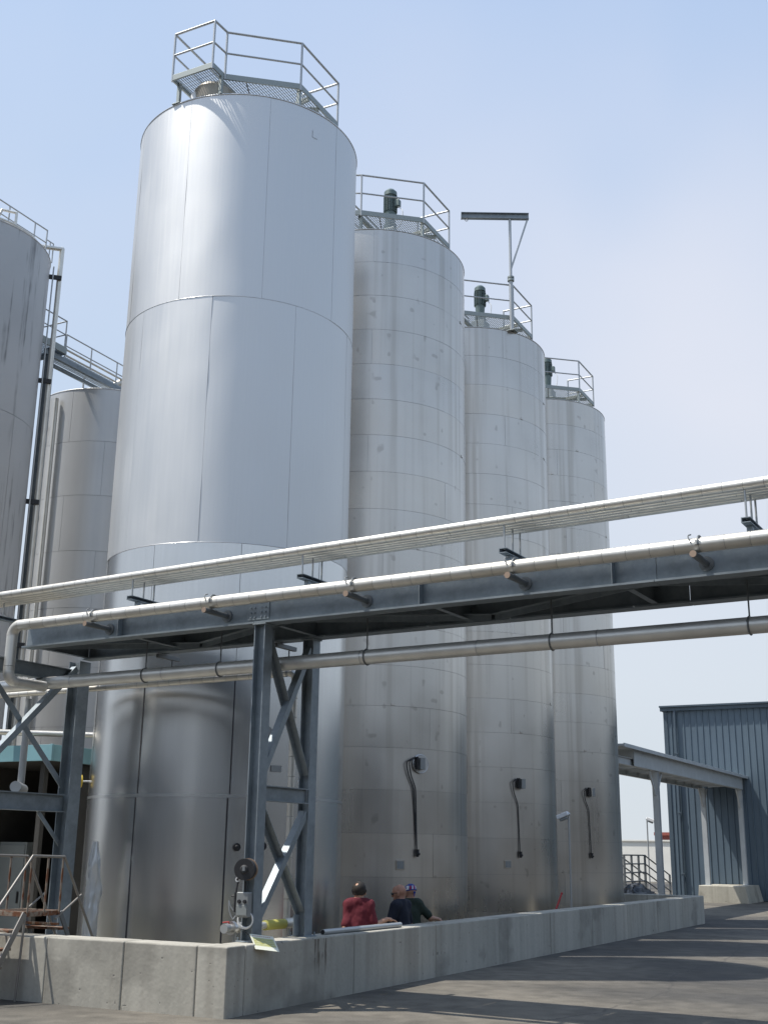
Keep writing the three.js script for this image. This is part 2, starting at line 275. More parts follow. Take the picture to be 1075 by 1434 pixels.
// ---------------------------------------------------------------- tanks
// slightly wavy rolled sheet: the waviness is real relief of a few millimetres, continuous over the whole tank
const WAVE = lattice(64, 64, 2024), WAVE2 = lattice(64, 64, 2025);
function wav(a, y, k, A) { const u = a / (2 * Math.PI) * 64 * k, v = y * 1.5; return A * ((WAVE(u, v) - .5) + .5 * (WAVE2(u * .5 + 7, v * .33) - .5)); }
function curvedPanel(r, t, a0, a1, y0, y1, uo = 0, step = 4 * D2R, A = 0, seed = 0) {
  const n = Math.max(2, Math.ceil((a1 - a0) / step)), m = A ? Math.max(2, Math.ceil((y1 - y0) / .3)) : 1, P = [], N = [], U = [], I = [];
  const R = (a, y) => r + (A ? wav(a, y + seed, .5, A) : 0), pt = (q, a, y) => [q * Math.sin(a), y, q * Math.cos(a)];
  for (let j = 0; j <= m; j++) for (let i = 0; i <= n; i++) {
    const a = a0 + (a1 - a0) * i / n, y = y0 + (y1 - y0) * j / m, q = R(a, y), e = .01, da = A ? (R(a + e, y) - R(a - e, y)) / (2 * e) / r : 0, dy = A ? (R(a, y + e) - R(a, y - e)) / (2 * e) : 0;
    P.push(...pt(q, a, y)); const nx = Math.sin(a) - da * Math.cos(a), nz = Math.cos(a) + da * Math.sin(a), l = Math.hypot(nx, dy, nz); N.push(nx / l, -dy / l, nz / l); U.push(a * r + uo, y);
    if (i < n && j < m) { const o = j * (n + 1) + i; I.push(o, o + 1, o + n + 2, o, o + n + 2, o + n + 1); }
  }
  const quad = (pts, nn) => { const o = P.length / 3; for (const q of pts) { P.push(...q); N.push(...nn); U.push(q[0], q[1]); } I.push(o, o + 1, o + 2, o, o + 2, o + 3); };
  for (let i = 0; i < n; i++) { const b0 = a0 + (a1 - a0) * i / n, b1 = a0 + (a1 - a0) * (i + 1) / n; for (const [y, sg] of [[y0, -1], [y1, 1]]) quad([pt(R(b0, y), b0, y), pt(R(b1, y), b1, y), pt(r - t, b1, y), pt(r - t, b0, y)], [0, sg, 0]); }
  for (const [a, sg] of [[a0, -1], [a1, 1]]) quad([pt(r, a, y0), pt(r - t, a, y0), pt(r - t, a, y1), pt(r, a, y1)], [sg * Math.cos(a), 0, -sg * Math.sin(a)]);
  const g = new THREE.BufferGeometry(); g.setAttribute('position', new THREE.Float32BufferAttribute(P, 3)); g.setAttribute('normal', new THREE.Float32BufferAttribute(N, 3)); g.setAttribute('uv', new THREE.Float32BufferAttribute(U, 2)); g.setIndex(I); return g;
}
function ring(r, rt, y, n = 96) { const g = new THREE.TorusGeometry(r, rt, 6, n); g.rotateX(Math.PI / 2); g.translate(0, y, 0); return g; }
function shellCyl(r, y0, y1) { const g = new THREE.CylinderGeometry(r, r, y1 - y0, 90, 1, true); g.translate(0, (y0 + y1) / 2, 0); return g; }

const TX = -3.5902, TR = 1.9902, TZ = [-4.7431, -9.741, -14.943, -20.145], TH = 14.0717 - FLOOR;
const loc = y => y - FLOOR;                              // world height -> height above the basin floor

function railRun(parent, pts, y, h, opts = {}) {       // pts [x,z]; posts at points
  const mat = opts.mat || M.rail, r = opts.r || .021;
  part('top_rail', polyRod(pts.map(p => V(p[0], y + h, p[1])), r), mat, parent);
  part('middle_rail', polyRod(pts.map(p => V(p[0], y + h * .5, p[1])), r * .85), mat, parent);
  for (const [x, z] of opts.posts || pts) part('rail_post', rod([x, y - (opts.drop || .05), z], [x, y + h, z], r), mat, parent);
}
function grating(parent, poly, y, mat, pitch = .045) {  // bars clipped to a convex-ish polygon
  const gs = [], inside = (x, z) => { let c = false; for (let i = 0, j = poly.length - 1; i < poly.length; j = i++) { const [xi, zi] = poly[i], [xj, zj] = poly[j]; if ((zi > z) !== (zj > z) && x < (xj - xi) * (z - zi) / (zj - zi) + xi) c = !c; } return c; };
  const xs = poly.map(p => p[0]), zs = poly.map(p => p[1]), x0 = Math.min(...xs), x1 = Math.max(...xs), z0 = Math.min(...zs), z1 = Math.max(...zs);
  const run = (along, c) => { const lo = along ? x0 : z0, hi = along ? x1 : z1; let st = null; for (let t = lo; t <= hi + .02; t += .02) { const inn = t <= hi && (along ? inside(t, c) : inside(c, t)); if (inn && st === null) st = t; if (!inn && st !== null) { if (t - st > .03) { const m = (t + st) / 2, L = t - st; const g = along ? new THREE.BoxGeometry(L, .006, .006) : new THREE.BoxGeometry(.005, .028, L); g.translate(along ? m : c, y - (along ? .004 : .014), along ? c : m); gs.push(g.toNonIndexed()); } st = null; } } };
  for (let x = x0 + .02; x < x1; x += pitch) run(false, x);
  for (let z = z0 + .03; z < z1; z += .09) run(true, z);
  return part('floor_grating', gs, mat, parent);
}
function platform(tank, front) {
  const p = sub('top_platform', tank, [0, 0, 0]), y = loc(14.55);
  const poly = front ? [[-.22, 2.11], [.61, 2.10], [.61, 1.75], [1.65, .93], [1.67, -.33], [-.22, -.33]] : [[-.10, 2.10], [.61, 1.78], [1.65, .93], [1.67, -.33], [-.10, -.33]];
  grating(p, poly, y, M.grate);
  const edge = []; for (let i = 0; i < poly.length; i++) { const [a, b] = [poly[i], poly[(i + 1) % poly.length]]; part('edge_channel', bar([a[0], y - .03, a[1]], [b[0], y - .03, b[1]], .03, .11), M.platSteel, p); }
  const c = front ? [.15, .55] : [.2, .5];
  part('cross_beam', bar([c[0], y - .10, 1.1], [1.65, y - .10, .3], .05, .08), M.platSteel, p);
  part('cross_beam', bar([-.2, y - .10, .45], [1.66, y - .10, .95 - .3], .05, .08), M.platSteel, p);
  part('cross_beam', bar([.55, y - .10, 1.75], [.55, y - .10, -.3], .05, .08), M.platSteel, p);
  part('stay', rod([.9, y - .08, 1.5], [.55, y - .40, .5], .012), M.railDark, p);
  for (const [x, z] of front ? [[-.2, 1.93], [.60, 1.82], [1.60, .90], [1.62, -.28], [-.2, -.3]] : [[.58, 1.72], [1.60, .90], [1.62, -.28], [-.08, 1.9], [-.08, -.3]]) {
    const leg = part('support_leg', span(x - .03, x + .03, loc(14.05), y - .03, z - .03, z + .03), M.platSteel, p);
    part('foot_plate', span(x - .08, x + .08, loc(14.075), loc(14.095), z - .08, z + .08), M.platSteel, leg);
  }
  const run = front ? [[-.22, -.33], [-.22, 2.11], [.61, 2.10], [.63, 1.76], [1.65, .93], [1.67, -.33], [.9, -.33]] : [[-.10, -.33], [-.10, 2.10], [.61, 1.78], [1.65, .93], [1.67, -.33], [.9, -.33]];
  railRun(p, run, y, .86, { posts: run, drop: .1 });
  return p;
}
function agitator(tank) {
  const a = sub('agitator_drive', tank, [.36, 0, -.03]); const y = loc(14.15);
  part('pedestal', [span(-.24, .24, y - .1, y + .62, -.24, .24, .02), span(-.19, .19, y + .62, y + .92, -.19, .19, .02)], M.platSteel, a);
  part('gearbox', [rod([0, y + .92, 0], [0, y + 1.06, 0], .15, .15, 20), rod([0, y + 1.06, 0], [0, y + 1.34, 0], .11, .125, 20)], M.motor, a);
  const body = part('motor_body', [rod([0, y + 1.34, 0], [0, y + 1.80, 0], .115, .115, 24), ...Array.from({ length: 20 }, (_, k) => { const g = new THREE.BoxGeometry(.012, .38, .045); g.translate(0, y + 1.58, .135); g.rotateY(k * Math.PI / 10); return g.toNonIndexed(); })], M.motor, a);
  part('fan_cover', [rod([0, y + 1.80, 0], [0, y + 1.90, 0], .15, .145, 24), rod([0, y + 1.90, 0], [0, y + 1.96, 0], .145, .09, 24)], M.motor, body);
  part('terminal_box', span(.12, .24, y + 1.5, y + 1.66, -.06, .06, .01), M.motor, body);
  part('cable', tube([[.2, y + 1.5, 0], [.32, y + 1.35, .02], [.30, y + 1.05, .03], [.12, y + .85, .05]], .012, 6, 20), M.whitePlastic, a);
  part('spray_pipe', [rod([-.1, y + .22, .5], [-.62, y + .12, .9], .035, .035, 12), rod([-.1, y + .22, .5], [-.02, y - .1, .44], .035, .035, 12), ball([-.1, y + .22, .5], .037, 10)], M.bead, a);
}
function plateTank(i, label) {
  const t = thing('stainless_tank', label, 'tank', [TX, FLOOR, TZ[i]], 0, 'row of tall steel tanks in the basin'), r = rng(900 + i * 31);
  part('inner_shell', shellCyl(TR - .011, 0, TH - .01), M.gap, t);
  const tops = []; for (let y = TH; y > .4; y -= .752) tops.push(y); tops.push(0);
  const mats = [M.oldSteel, M.oldSteel2, M.oldSteel3, M.oldSteel];
  for (let k = 0; k < tops.length - 1; k++) {
    const off = (k % 3) * 40 + r() * 14 + i * 23, n = 3;
    for (let j = 0; j < n; j++) { const a0 = (off + j * 120) * D2R, a1 = (off + (j + 1) * 120) * D2R, g = .0018 / TR; part('shell_plate', curvedPanel(TR - r() * .0025, .012, a0 + g, a1 - g, tops[k + 1] + .0022, tops[k] - .0022, i * 2.3, 4 * D2R, .005, i * 9), mats[Math.floor(r() * 4)], t); }
  }
  const cone = new THREE.ConeGeometry(TR, .34, 90, 1, true); cone.translate(0, TH + .165, 0); part('roof', cone, M.oldSteel, t);
  part('rim', ring(TR - .004, .014, TH - .006), M.oldSteel2, t);
  for (const a of [62, 81, 100]) { const q = a * D2R; part('roof_lug', [bx(.05, .07, .03, Math.sin(q) * (TR - .12), TH + .04, Math.cos(q) * (TR - .12))], M.platSteel, t); }
  // insulated sensor flange with its loop of cable
  const A = [0, 58, 57.3, 55.4][i] * D2R, yb = loc([0, 3.27, 3.20, 3.27][i]), o = (a, y, R) => [Math.sin(a) * R, y, Math.cos(a) * R];
  const s = sub('sensor_box', t);
  const rr = [0, .16, .08, .06][i]; part('round_flange', rod(o(A, yb, TR - .01), o(A, yb, TR + .03), rr, rr * .95, 28), M.bead, s);
  if (i === 1) { const tg = new THREE.TorusGeometry(.163, .011, 8, 32); tg.rotateY(A); tg.translate(...o(A, yb, TR + .02)); part('flange_rim', tg, M.bead, s); }
  const b = bx(.10, .21, .10); b.rotateY(A); b.translate(...o(A - .012, yb, TR + .09)); part('housing', b, M.box, s);
  const b2 = bx(.035, .22, .08); b2.rotateY(A); b2.translate(...o(A - .055, yb + .01, TR + .07)); part('dark_cover', b2, M.black, s);
  const B = A - .05, y1 = loc(1.72); for (const w of i === 1 ? [0, .025] : [0]) part('cable', tube([o(B - .01, yb + .12, TR + .05), o(B - .075 - w, yb + .02, TR + .06), o(B - .055 - w, yb - .20, TR + .04), o(B - .005 - w, yb - .45, TR + .025), o(B + .005 - w * .5, yb - .9, TR + .02), o(B + .012, y1, TR + .03)], .011, 8, 48), M.rubber, s);
  part('cable_plug', [rod(o(B + .012, y1 + .05, TR + .05), o(B + .012, y1 - .08, TR + .05), .034, .026, 12), ball(o(B + .02, y1 - .03, TR + .07), .028, 10)], M.black, s);
  if (i < 3) { const lq = bx(.17, .17, .012); lq.rotateY(46.9 * D2R); lq.translate(...o(46.9 * D2R, loc(1.5), TR + .004)); const pl = part('name_plate', lq, M.oldSteel3, t); const lf = bx(.13, .13, .004, 0, 0, 0, 0); lf.rotateY(46.9 * D2R); lf.translate(...o(46.9 * D2R, loc(1.5), TR + .0125)); part('plate_face', lf, M.box, pl); }
  for (let k = 0; k < 5; k++) { const a = (30 + r() * 75) * D2R, y = tops[2 + Math.floor(r() * 14)] + .03; const g = bx(.07, .05, .012); g.rotateY(a); g.translate(...o(a, y, TR + .004)); part('weld_tab', g, M.oldSteel3, t); }
  platform(t, false); agitator(t);
  return t;
}
{ // the near tank: wide smooth cladding sheets in four tiers
  const t = thing('stainless_tank', 'smooth stainless tank with wide cladding sheets, beside the rack posts', 'tank', [TX, FLOOR, TZ[0]], 0, 'row of tall steel tanks in the basin');
  part('inner_shell', shellCyl(TR - .013, 0, TH - .01), M.gap, t);
  const lv = [[0, loc(2.45), -.3], [loc(2.45), loc(6.185), .4], [loc(6.185), loc(10.29), 21.2], [loc(10.29), TH, 4]];
  const r = rng(77);
  lv.forEach(([y0, y1, off], k) => {
    for (let j = 0; j < 9; j++) { const a0 = (off + j * 40) * D2R, a1 = a0 + 40 * D2R, g = (k < 2 ? .004 : .0014) / TR; part('cladding_sheet', curvedPanel(TR - r() * .004, .014, a0 + g, a1 - g, y0 + .004, y1 - .004, r() * 3, 2.5 * D2R, .006, 0), k < 2 ? M.claddingLow : r() > .5 ? M.cladding : M.cladding2, t); }
    if (k < 3) part(k ? 'seam_bead' : 'seam_strap', k ? ring(TR - .003, .007, y1, 140) : curvedPanel(TR + .005, .012, 0, 2 * Math.PI - .001, y1 - .02, y1 + .02, 0, 3 * D2R), M.bead, t);
  });
  for (const a of [-.3, 39.7, 79.7]) part('seam_cover', curvedPanel(TR + .002, .01, a * D2R - .006, a * D2R + .006, .02, loc(2.42), 0), M.seam, t);
  for (const a of [.4, 40.4, 80.4]) part('seam_cover', curvedPanel(TR + .002, .01, a * D2R - .005, a * D2R + .005, loc(2.48), loc(4.3), 0), M.seam, t);
  const cone = new THREE.ConeGeometry(TR, .30, 90, 1, true); cone.translate(0, TH + .15, 0); part('roof', cone, M.cladding, t);
  part('rim', ring(TR - .006, .016, TH - .004, 140), M.bead, t);
  const o = (a, y, R) => [Math.sin(a * D2R) * R, y, Math.cos(a * D2R) * R];
  const lug = mergeGeometries([bx(.03, .18, .14, 0, .09, 0), rod([-.016, .17, 0], [.016, .17, 0], .07, .07, 16)]); lug.rotateY(Math.PI / 2 + 3 * D2R); lug.translate(...o(3, TH - .01, TR - .12)); part('lifting_lug', lug, M.cladding, t);
  part('manway_lid', [(() => { const g = new THREE.SphereGeometry(.34, 24, 10, 0, 2 * Math.PI, 0, Math.PI / 2); g.scale(1, .55, 1); g.translate(.30, TH + .27, 1.58); return g.toNonIndexed(); })(), rod([.30, TH + .0, 1.58], [.30, TH + .27, 1.58], .34, .36, 28)], std({ color: lin(.30, .27, .22), roughness: .4, metalness: .7 }), t);
  platform(t, true);
  // fittings low on the shell
  part('yellow_valve', [rod(o(-46, loc(2.70), TR - .02), o(-46, loc(2.70), TR + .12), .014, .014, 8)], M.bead, t);
  const wheel = new THREE.TorusGeometry(.085, .02, 8, 20); wheel.rotateY(-46 * D2R + .2); wheel.translate(...o(-46, loc(2.70), TR + .13)); part('valve_wheel', wheel, M.yellow, t);
  const port = (a, y, rr, m, n = 'port') => part(n, [rod(o(a, loc(y), TR - .02), o(a, loc(y), TR + .05), rr, rr, 20), rod(o(a, loc(y), TR + .05), o(a, loc(y), TR + .065), rr * .55, rr * .4, 16)], m, t);
  port(44.2, 1.75, .055, M.black); port(54.8, 1.77, .06, M.black); port(54.6, 3.36, .10, M.box, 'sight_port');
  part('name_plate', curvedPanel(TR + .009, .006, 57.5 * D2R, 62.5 * D2R, loc(2.815), loc(2.905)), M.box, t);
  part('tag_plate', curvedPanel(TR + .005, .002, 67 * D2R, 70 * D2R, loc(13.55), loc(13.69)), M.cladding2, t);
}
plateTank(1, 'weathered ribbed steel tank next to the smooth tank, with a large round sensor flange');
plateTank(2, 'weathered ribbed steel tank carrying the jib crane on top');
plateTank(3, 'weathered ribbed steel tank at the far end of the row beside the metal stair');

{ // jib crane
  const j = thing('jib_crane', 'grey jib crane with horizontal hoist beam on a tank roof', 'crane', [-1.93, 14.07, -13.85]);
  part('mast', [rod([0, 0, 0], [0, 1.42, 0], .05, .05, 14), rod([0, 1.46, 0], [0, 3.12, 0], .036, .036, 14)], M.rail, j);
  part('collar', [rod([0, 1.38, 0], [0, 1.44, 0], .085, .085, 18), rod([0, 1.46, 0], [0, 1.50, 0], .085, .085, 18)], M.platSteel, j);
  part('base_plate', span(-.12, .12, 0, .02, -.12, .12), M.platSteel, j);
  const b = beamX(iPts(.16, .11, .014, .01), -1.22, .48, 3.20, 0); const boom = part('hoist_beam', b, M.galv, j); boom.rotation.y = .48;
  part('end_plate', span(-1.235, -1.222, 3.115, 3.285, -.06, .06), M.galv, boom);
  part('hook_eye', (() => { const g = new THREE.TorusGeometry(.035, .01, 8, 16); g.translate(-1.1, 3.085, 0); return g; })(), M.rail, boom);
  const br = part('brace', bar([.44, 3.1, 0], [.02, 1.75, 0], .045, .045), M.rail, j); br.rotation.y = .48;
}

// grey streaked silo and pale silo of the second row
function silo(name, label, x, z, r, H, hgt, mat, seed) {
  const t = thing(name, label, 'silo', [x, FLOOR, z]), rr = rng(seed); const top = loc(H);
  part('inner_shell', shellCyl(r - .014, 0, top - .01), M.gap, t);
  for (let y = top, k = 0; y > 0; y -= hgt, k++) for (let j = 0; j < 6; j++) { const a0 = (j * 60 + (k % 2) * 28 + 9) * D2R, a1 = a0 + 60 * D2R, g = .003 / r; part('shell_plate', curvedPanel(r - rr() * .002, .012, a0 + g, a1 - g, Math.max(0, y - hgt) + .003, y - .003, k * 1.7), mat, t); }
  const cone = new THREE.ConeGeometry(r, .3, 80, 1, true); cone.translate(0, top + .15, 0); part('roof', cone, mat, t);
  part('rim', ring(r - .006, .016, top - .004), mat, t);
  return t;
}
{
  const t = silo('grey_silo', 'tall grey silo streaked with dark dirt runs', -11.15, -4.95, 1.85, 14.07, 4.0, M.greySilo, 61), o = (a, R, y) => [Math.sin(a * D2R) * R, y, Math.cos(a * D2R) * R], T = loc(14.07);
  const rl = sub('roof_railing', t); railRun(rl, [[1.5, 1.0], [1.5, .2], [1.5, -.55], [1.5, -.92]], T + .02, .60, { r: .016, mat: M.rail, drop: .02 });
  const rl2 = sub('ladder_gate', t); for (const z of [-.99, -1.12, -1.22]) part('rail_post', rod([1.42, T, z], [1.42, T + .46, z], .014), M.rail, rl2); part('top_rail', polyRod([V(1.5, T + .62, -.92), V(1.42, T + .46, -.99), V(1.42, T + .46, -1.22)], .014), M.rail, rl2);
  const dp = sub('drain_pipe', t); part('pipe_run', [rod(o(134, 2.06, 0), o(134, 2.06, T + .42), .055, .055, 14), ball(o(134, 2.06, T + .42), .056, 12), rod(o(134, 2.06, T + .42), o(120, 1.5, T + .22), .05, .05, 14)], M.jacketC, dp);
  part('cable_conduit', rod(o(130, 1.93, 0), o(130, 1.93, T - .1), .016, .016, 10), M.rail, dp);
  for (const y of [2.5, 5.6, 8.6, 11.3, 13.75]) part('pipe_bracket', (() => { const g = bx(.05, .10, .26); g.rotateY(132 * D2R); g.translate(...o(132, 1.98, loc(y))); return g; })(), M.black, dp);
  part('hoop', polyRod([o(84, 1.7, T), o(84, 1.7, T + .42), o(76, 1.5, T + .46), o(70, 1.5, T)].map(p => V(...p)), .028), M.jacketC, t);
  part('roof_edge_pipe', tube([o(60, 1.72, T + .12), o(80, 1.72, T + .12), o(100, 1.72, T + .12), o(120, 1.72, T + .12)], .03, 8, 30), M.jacketC, t);
}
{
  const t = silo('pale_silo', 'pale steel silo behind the grey streaked silo', -10.95, -9.95, 1.75, 12.0, 1.3, M.paleSilo, 62), T = loc(12.0), o = (a, R, y) => [Math.sin(a * D2R) * R, y, Math.cos(a * D2R) * R];
  part('vent_elbow', tube([o(40, 1.15, T), o(40, 1.15, T + .30), o(55, 1.10, T + .48), o(72, 1.15, T + .40), o(80, 1.25, T + .05)], .10, 14, 40), M.jacketB, t);
  part('gooseneck', tube([o(12, 1.5, T - .1), o(12, 1.5, T + .38), o(16, 1.48, T + .46), o(22, 1.48, T + .42)], .022, 8, 24), M.rail, t);
  const dp = sub('drain_pipe', t); part('pipe_run', rod(o(-20, 1.87, 0), o(-20, 1.87, T - .02), .045, .045, 12), M.jacketB, dp); for (const y of [3, 6, 9, 11.2]) part('pipe_bracket', (() => { const g = bx(.08, .1, .16); g.rotateY(-20 * D2R); g.translate(...o(-20, 1.83, loc(y))); return g; })(), M.black, dp);
  const dq = sub('cable_duct', t); part('duct_run', rod(o(-4, 1.84, 0), o(-4, 1.84, T - .2), .05, .05, 12), M.jacketC, dq);
}
{ // walkway that joins the silos
  const w = thing('silo_walkway', 'high steel walkway with railings leading to the pale silo', 'walkway', [-10, 0, -7]);
  const y = 12.42; grating(w, [[-1.0, -.05], [.05, -.05], [.05, .9], [-1.0, .9]], y, M.grate, .06);
  part('edge_beam', span(.055, .09, y - .14, y + .02, -.08, .95), M.platSteel, w); part('edge_beam', span(-1.0, .05, y - .14, y + .02, -.09, -.055), M.galv, w);
  railRun(w, [[.05, .9], [.05, -.04], [-1.0, -.04]], y, .66, { r: .016, mat: M.rail });
  const y2 = 12.27; part('main_beam', span(-.07, .0, y2 - .15, y2 - .03, -4.2, .45), M.galv, w); part('main_beam', span(-.50, -.45, y2 - .12, y2 - .03, -4.2, -.12), M.galv, w);
  grating(w, [[-.45, -4.2], [0, -4.2], [0, -.12], [-.45, -.12]], y2, M.grate, .06);
  railRun(w, [[-.03, -.16], [-.03, -1.0], [-.03, -1.9], [-.03, -3.0], [-.03, -4.1]], y2, .55, { r: .016, mat: M.rail });
  for (const [a, b] of [[-.08, .22], [-.14, .12]]) part('service_pipe', rod([a, y2 + b, -.1], [a, y2 + b, -4.2], .024, .024, 10), M.jacketB, w);
  part('leg', postI(.16, .16, .012, .01, FLOOR, y - .14, -.05, .3), M.galv, w); part('leg', postI(.16, .16, .012, .01, FLOOR, y - .14, -.95, .3), M.galv, w);
}

// ---------------------------------------------------------------- pipe rack
const RK = [-.22, 0, -.76], RT = -Math.atan(.06);
{
  const r = thing('pipe_rack', 'galvanised steel pipe rack with twin beams on braced posts', 'pipe rack', RK, RT);
  const yB = 4.35, dp = .36, yC = yB + dp / 2, U0 = -4.06, U1 = 11.5, wb = -1.14;
  const ip = iPts(dp, .2, .022, .014);
  const joints = [U0, -.075, 4.9, U1];
  for (const [w, n] of [[0, 'front_beam'], [wb, 'back_beam']]) for (let i = 0; i < 3; i++) part(n, beamX(ip, joints[i] + .003, joints[i + 1] - .003, yC, w), M.galv, r);
  for (const u of [-.075]) for (const w of [.0095]) { const pl = part('splice_plate', span(u - .16, u + .16, yB + .06, yB + dp - .06, w, w + .012), M.galv, r); for (const du of [-.11, -.05, .05, .11]) for (const dy of [.09, .15, .21, .27]) part('bolt', rod([u + du, yB + dy, w + .012], [u + du, yB + dy, w + .026], .011, .011, 6), M.galv, pl); }
  for (const u of [-2.302, 2.203, 4.457, 6.7, 9]) for (const s of [1, -1]) part('web_stiffener', span(u - .006, u + .006, yB + .024, yB + dp - .024, s > 0 ? .009 : -.097, s > 0 ? .097 : -.009), M.galv, r);
  for (const u of [U0 + .05, -2.2, 0, 2.25, 4.5, 6.75, 9, 11.3]) part('cross_beam', beamZ(cPts(.20, .07, .008), wb + .012, -.012, u, yB + .12), M.galv, r);
  for (let i = 0; i < 6; i++) { const u = -4.0 + i * 2.2; part('plan_brace', angleBar(i % 2 ? [u, yB + .04, wb + .1] : [u, yB + .04, -.1], i % 2 ? [u + 2.15, yB + .04, -.1] : [u + 2.15, yB + .04, wb + .1], .07, .008), M.galv, r); }
  for (let i = 0, u = U0 + .02; u < U1 - .3; i++) { const L = i % 3 === 1 ? 1.1 : 1.5, e = Math.min(u + L, U1); part('deck_plate', span(u, e - .012, yB + dp + .0015, yB + dp + .008, wb + (i % 2 ? -.09 : -.07), .085 - (i % 3) * .012, 0), M.galv, r); u = e; }
  // braced post frame by the wall corner
  const py0 = HW + .016, py1 = yB - .001;
  for (const w of [0, wb]) {
    const q = w ? -.07 : 0;
    const po = part('post', postI(.16, .16, .014, .010, py0, py1, q, w, Math.PI / 2), M.galv, r);
    part('base_plate', span(q - .12, q + .12, HW + .001, HW + .016, w - .13, w + .13), M.galv, po);
    part('cap_plate', span(q - .10, q + .10, yB - .018, yB - .002, w - .10, w + .10), M.galv, po);
    for (const a of [-.098, .098]) for (const c of [-.105, .105]) part('anchor_bolt', rod([q + a, HW + .016, w + c], [q + a, HW + .055, w + c], .011, .011, 6), M.galv, po);
    part('gusset', span(q - .008, q + .008, py0 + .002, py0 + .24, w === 0 ? -.20 : wb + .082, w === 0 ? -.082 : wb + .20), M.galv, po);
  }
  const A = (y0, w0, y1, w1, roll, off, m) => part('brace', angleBar([off + (w0 < -.5 ? -.06 : 0), y0, w0], [off + (w1 < -.5 ? -.06 : 0), y1, w1], .085, .009, roll), m || M.galv, r);
  A(4.22, -.08, 2.60, wb + .08, 0, -.04); A(4.20, wb + .08, 2.62, -.08, 0, .045, M.galv);
  A(2.18, -.08, .98, wb + .08, 0, -.04); A(2.16, wb + .08, .96, -.08, 0, .045, M.galv);
  part('strut', beamZ(iPts(.18, .10, .012, .009), wb + .083, -.083, -.035, 2.36), M.galv, r);
  part('knee_gusset', span(-.06, -.05, 4.05, 4.33, -.3, -.1), M.galv, r);
  // second braced frame at the other end, standing on wall and basin floor
  const ul = -4.17, wf = .80;
  for (const [w, y0] of [[wb, FLOOR + .016], [wf, HW + .016]]) { const po = part('post', postI(.22, .22, .015, .011, y0, w === wb ? yB - .02 : 4.1, ul, w, Math.PI / 2), M.galv, r); part('base_plate', span(ul - .15, ul + .15, y0 - .015, y0, w - .15, w + .15), M.galv, po); }
  part('strut', beamZ(iPts(.24, .14, .013, .01), wb + .113, wf - .113, ul, 2.31), M.galv, r);
  part('strut', beamZ(iPts(.20, .12, .013, .01), wb + .113, wf - .113, ul - .02, 4.10), M.galv, r);
  part('brace', angleBar([ul + .05, 4.22, wb + .1], [ul + .05, 2.5, wf - .1], .085, .009), M.galv, r);
  part('brace', angleBar([ul - .05, 2.55, wb + .1], [ul - .05, 4.2, wf - .1], .085, .009), M.galv, r);
  part('brace', angleBar([ul, 1.75, wb + .1], [ul, 2.18, wb + .55], .06, .008), M.galv, r);
  // arms that carry the front pipe
  const armU = [-2.52, -.56, 1.47, 3.46, 5.41, 7.4, 9.4];
  for (const u of armU) {
    const a = part('pipe_arm', rod([u, 4.495, .008], [u, 4.495, .47], .034, .034, 16), M.railDark, r);
    part('arm_flange', rod([u, 4.495, .008], [u, 4.495, .022], .075, .075, 18), M.railDark, a);
    part('arm_cap', rod([u, 4.495, .47], [u, 4.495, .474], .034, .034, 16), M.copper, a);
    const tor = new THREE.TorusGeometry(.088, .010, 8, 24, Math.PI * 1.1); tor.rotateZ(-.15); tor.rotateY(Math.PI / 2); tor.translate(u + .035, 4.61, .33); part('clamp_strap', tor, M.railDark, a);
    part('strap_end', tube([[u - .03, 4.62, .405], [u - .05, 4.66, .405], [u - .06, 4.70, .39], [u - .04, 4.715, .36]], .007, 6, 16), M.railDark, a); part('strap_band', bx(.05, .05, .012, u + .03, 4.625, .408, .004), M.jacketC, a);
  }
  // feet and rods that carry the upper pipes
  for (const u of [-4.86, -2.18, .54, 3.216, 5.83, 8.5]) {
    const f = part('pipe_foot', beamZ(cPts(.055, .09, .008), -.50, .05, u - .045, 4.885), M.galv, r);
    part('foot_stub', span(u - .03, u + .03, yB + dp + .009, 4.857, -.15, -.09), M.galv, f);
    for (const w of [.0, -.22, -.42]) part('hanger_rod', rod([u, 4.90, w], [u, 5.17 + .009 * u, w], .011, .011, 8), M.rail, f);
  }
  // hangers of the lower pipes
  for (const u of [-2.26, -1.0, 1.2, 3.56, 5.68, 7.8, 10]) part('pipe_hanger', [rod([u, 4.02, -.45], [u, yB + .05, -.45], .009, .009, 6), (() => { const t = new THREE.TorusGeometry(.094, .008, 6, 24); t.rotateY(Math.PI / 2); t.translate(u, 3.93, -.45); return t.toNonIndexed(); })()], M.railDark, r);
  for (const u of [-2.6, -.58]) part('pipe_bracket', [span(u - .03, u + .03, 4.28, 4.335, -1.5, -1.05), rod([u, 4.02, -1.36], [u, 4.29, -1.36], .009, .009, 6)], M.railDark, r);
}
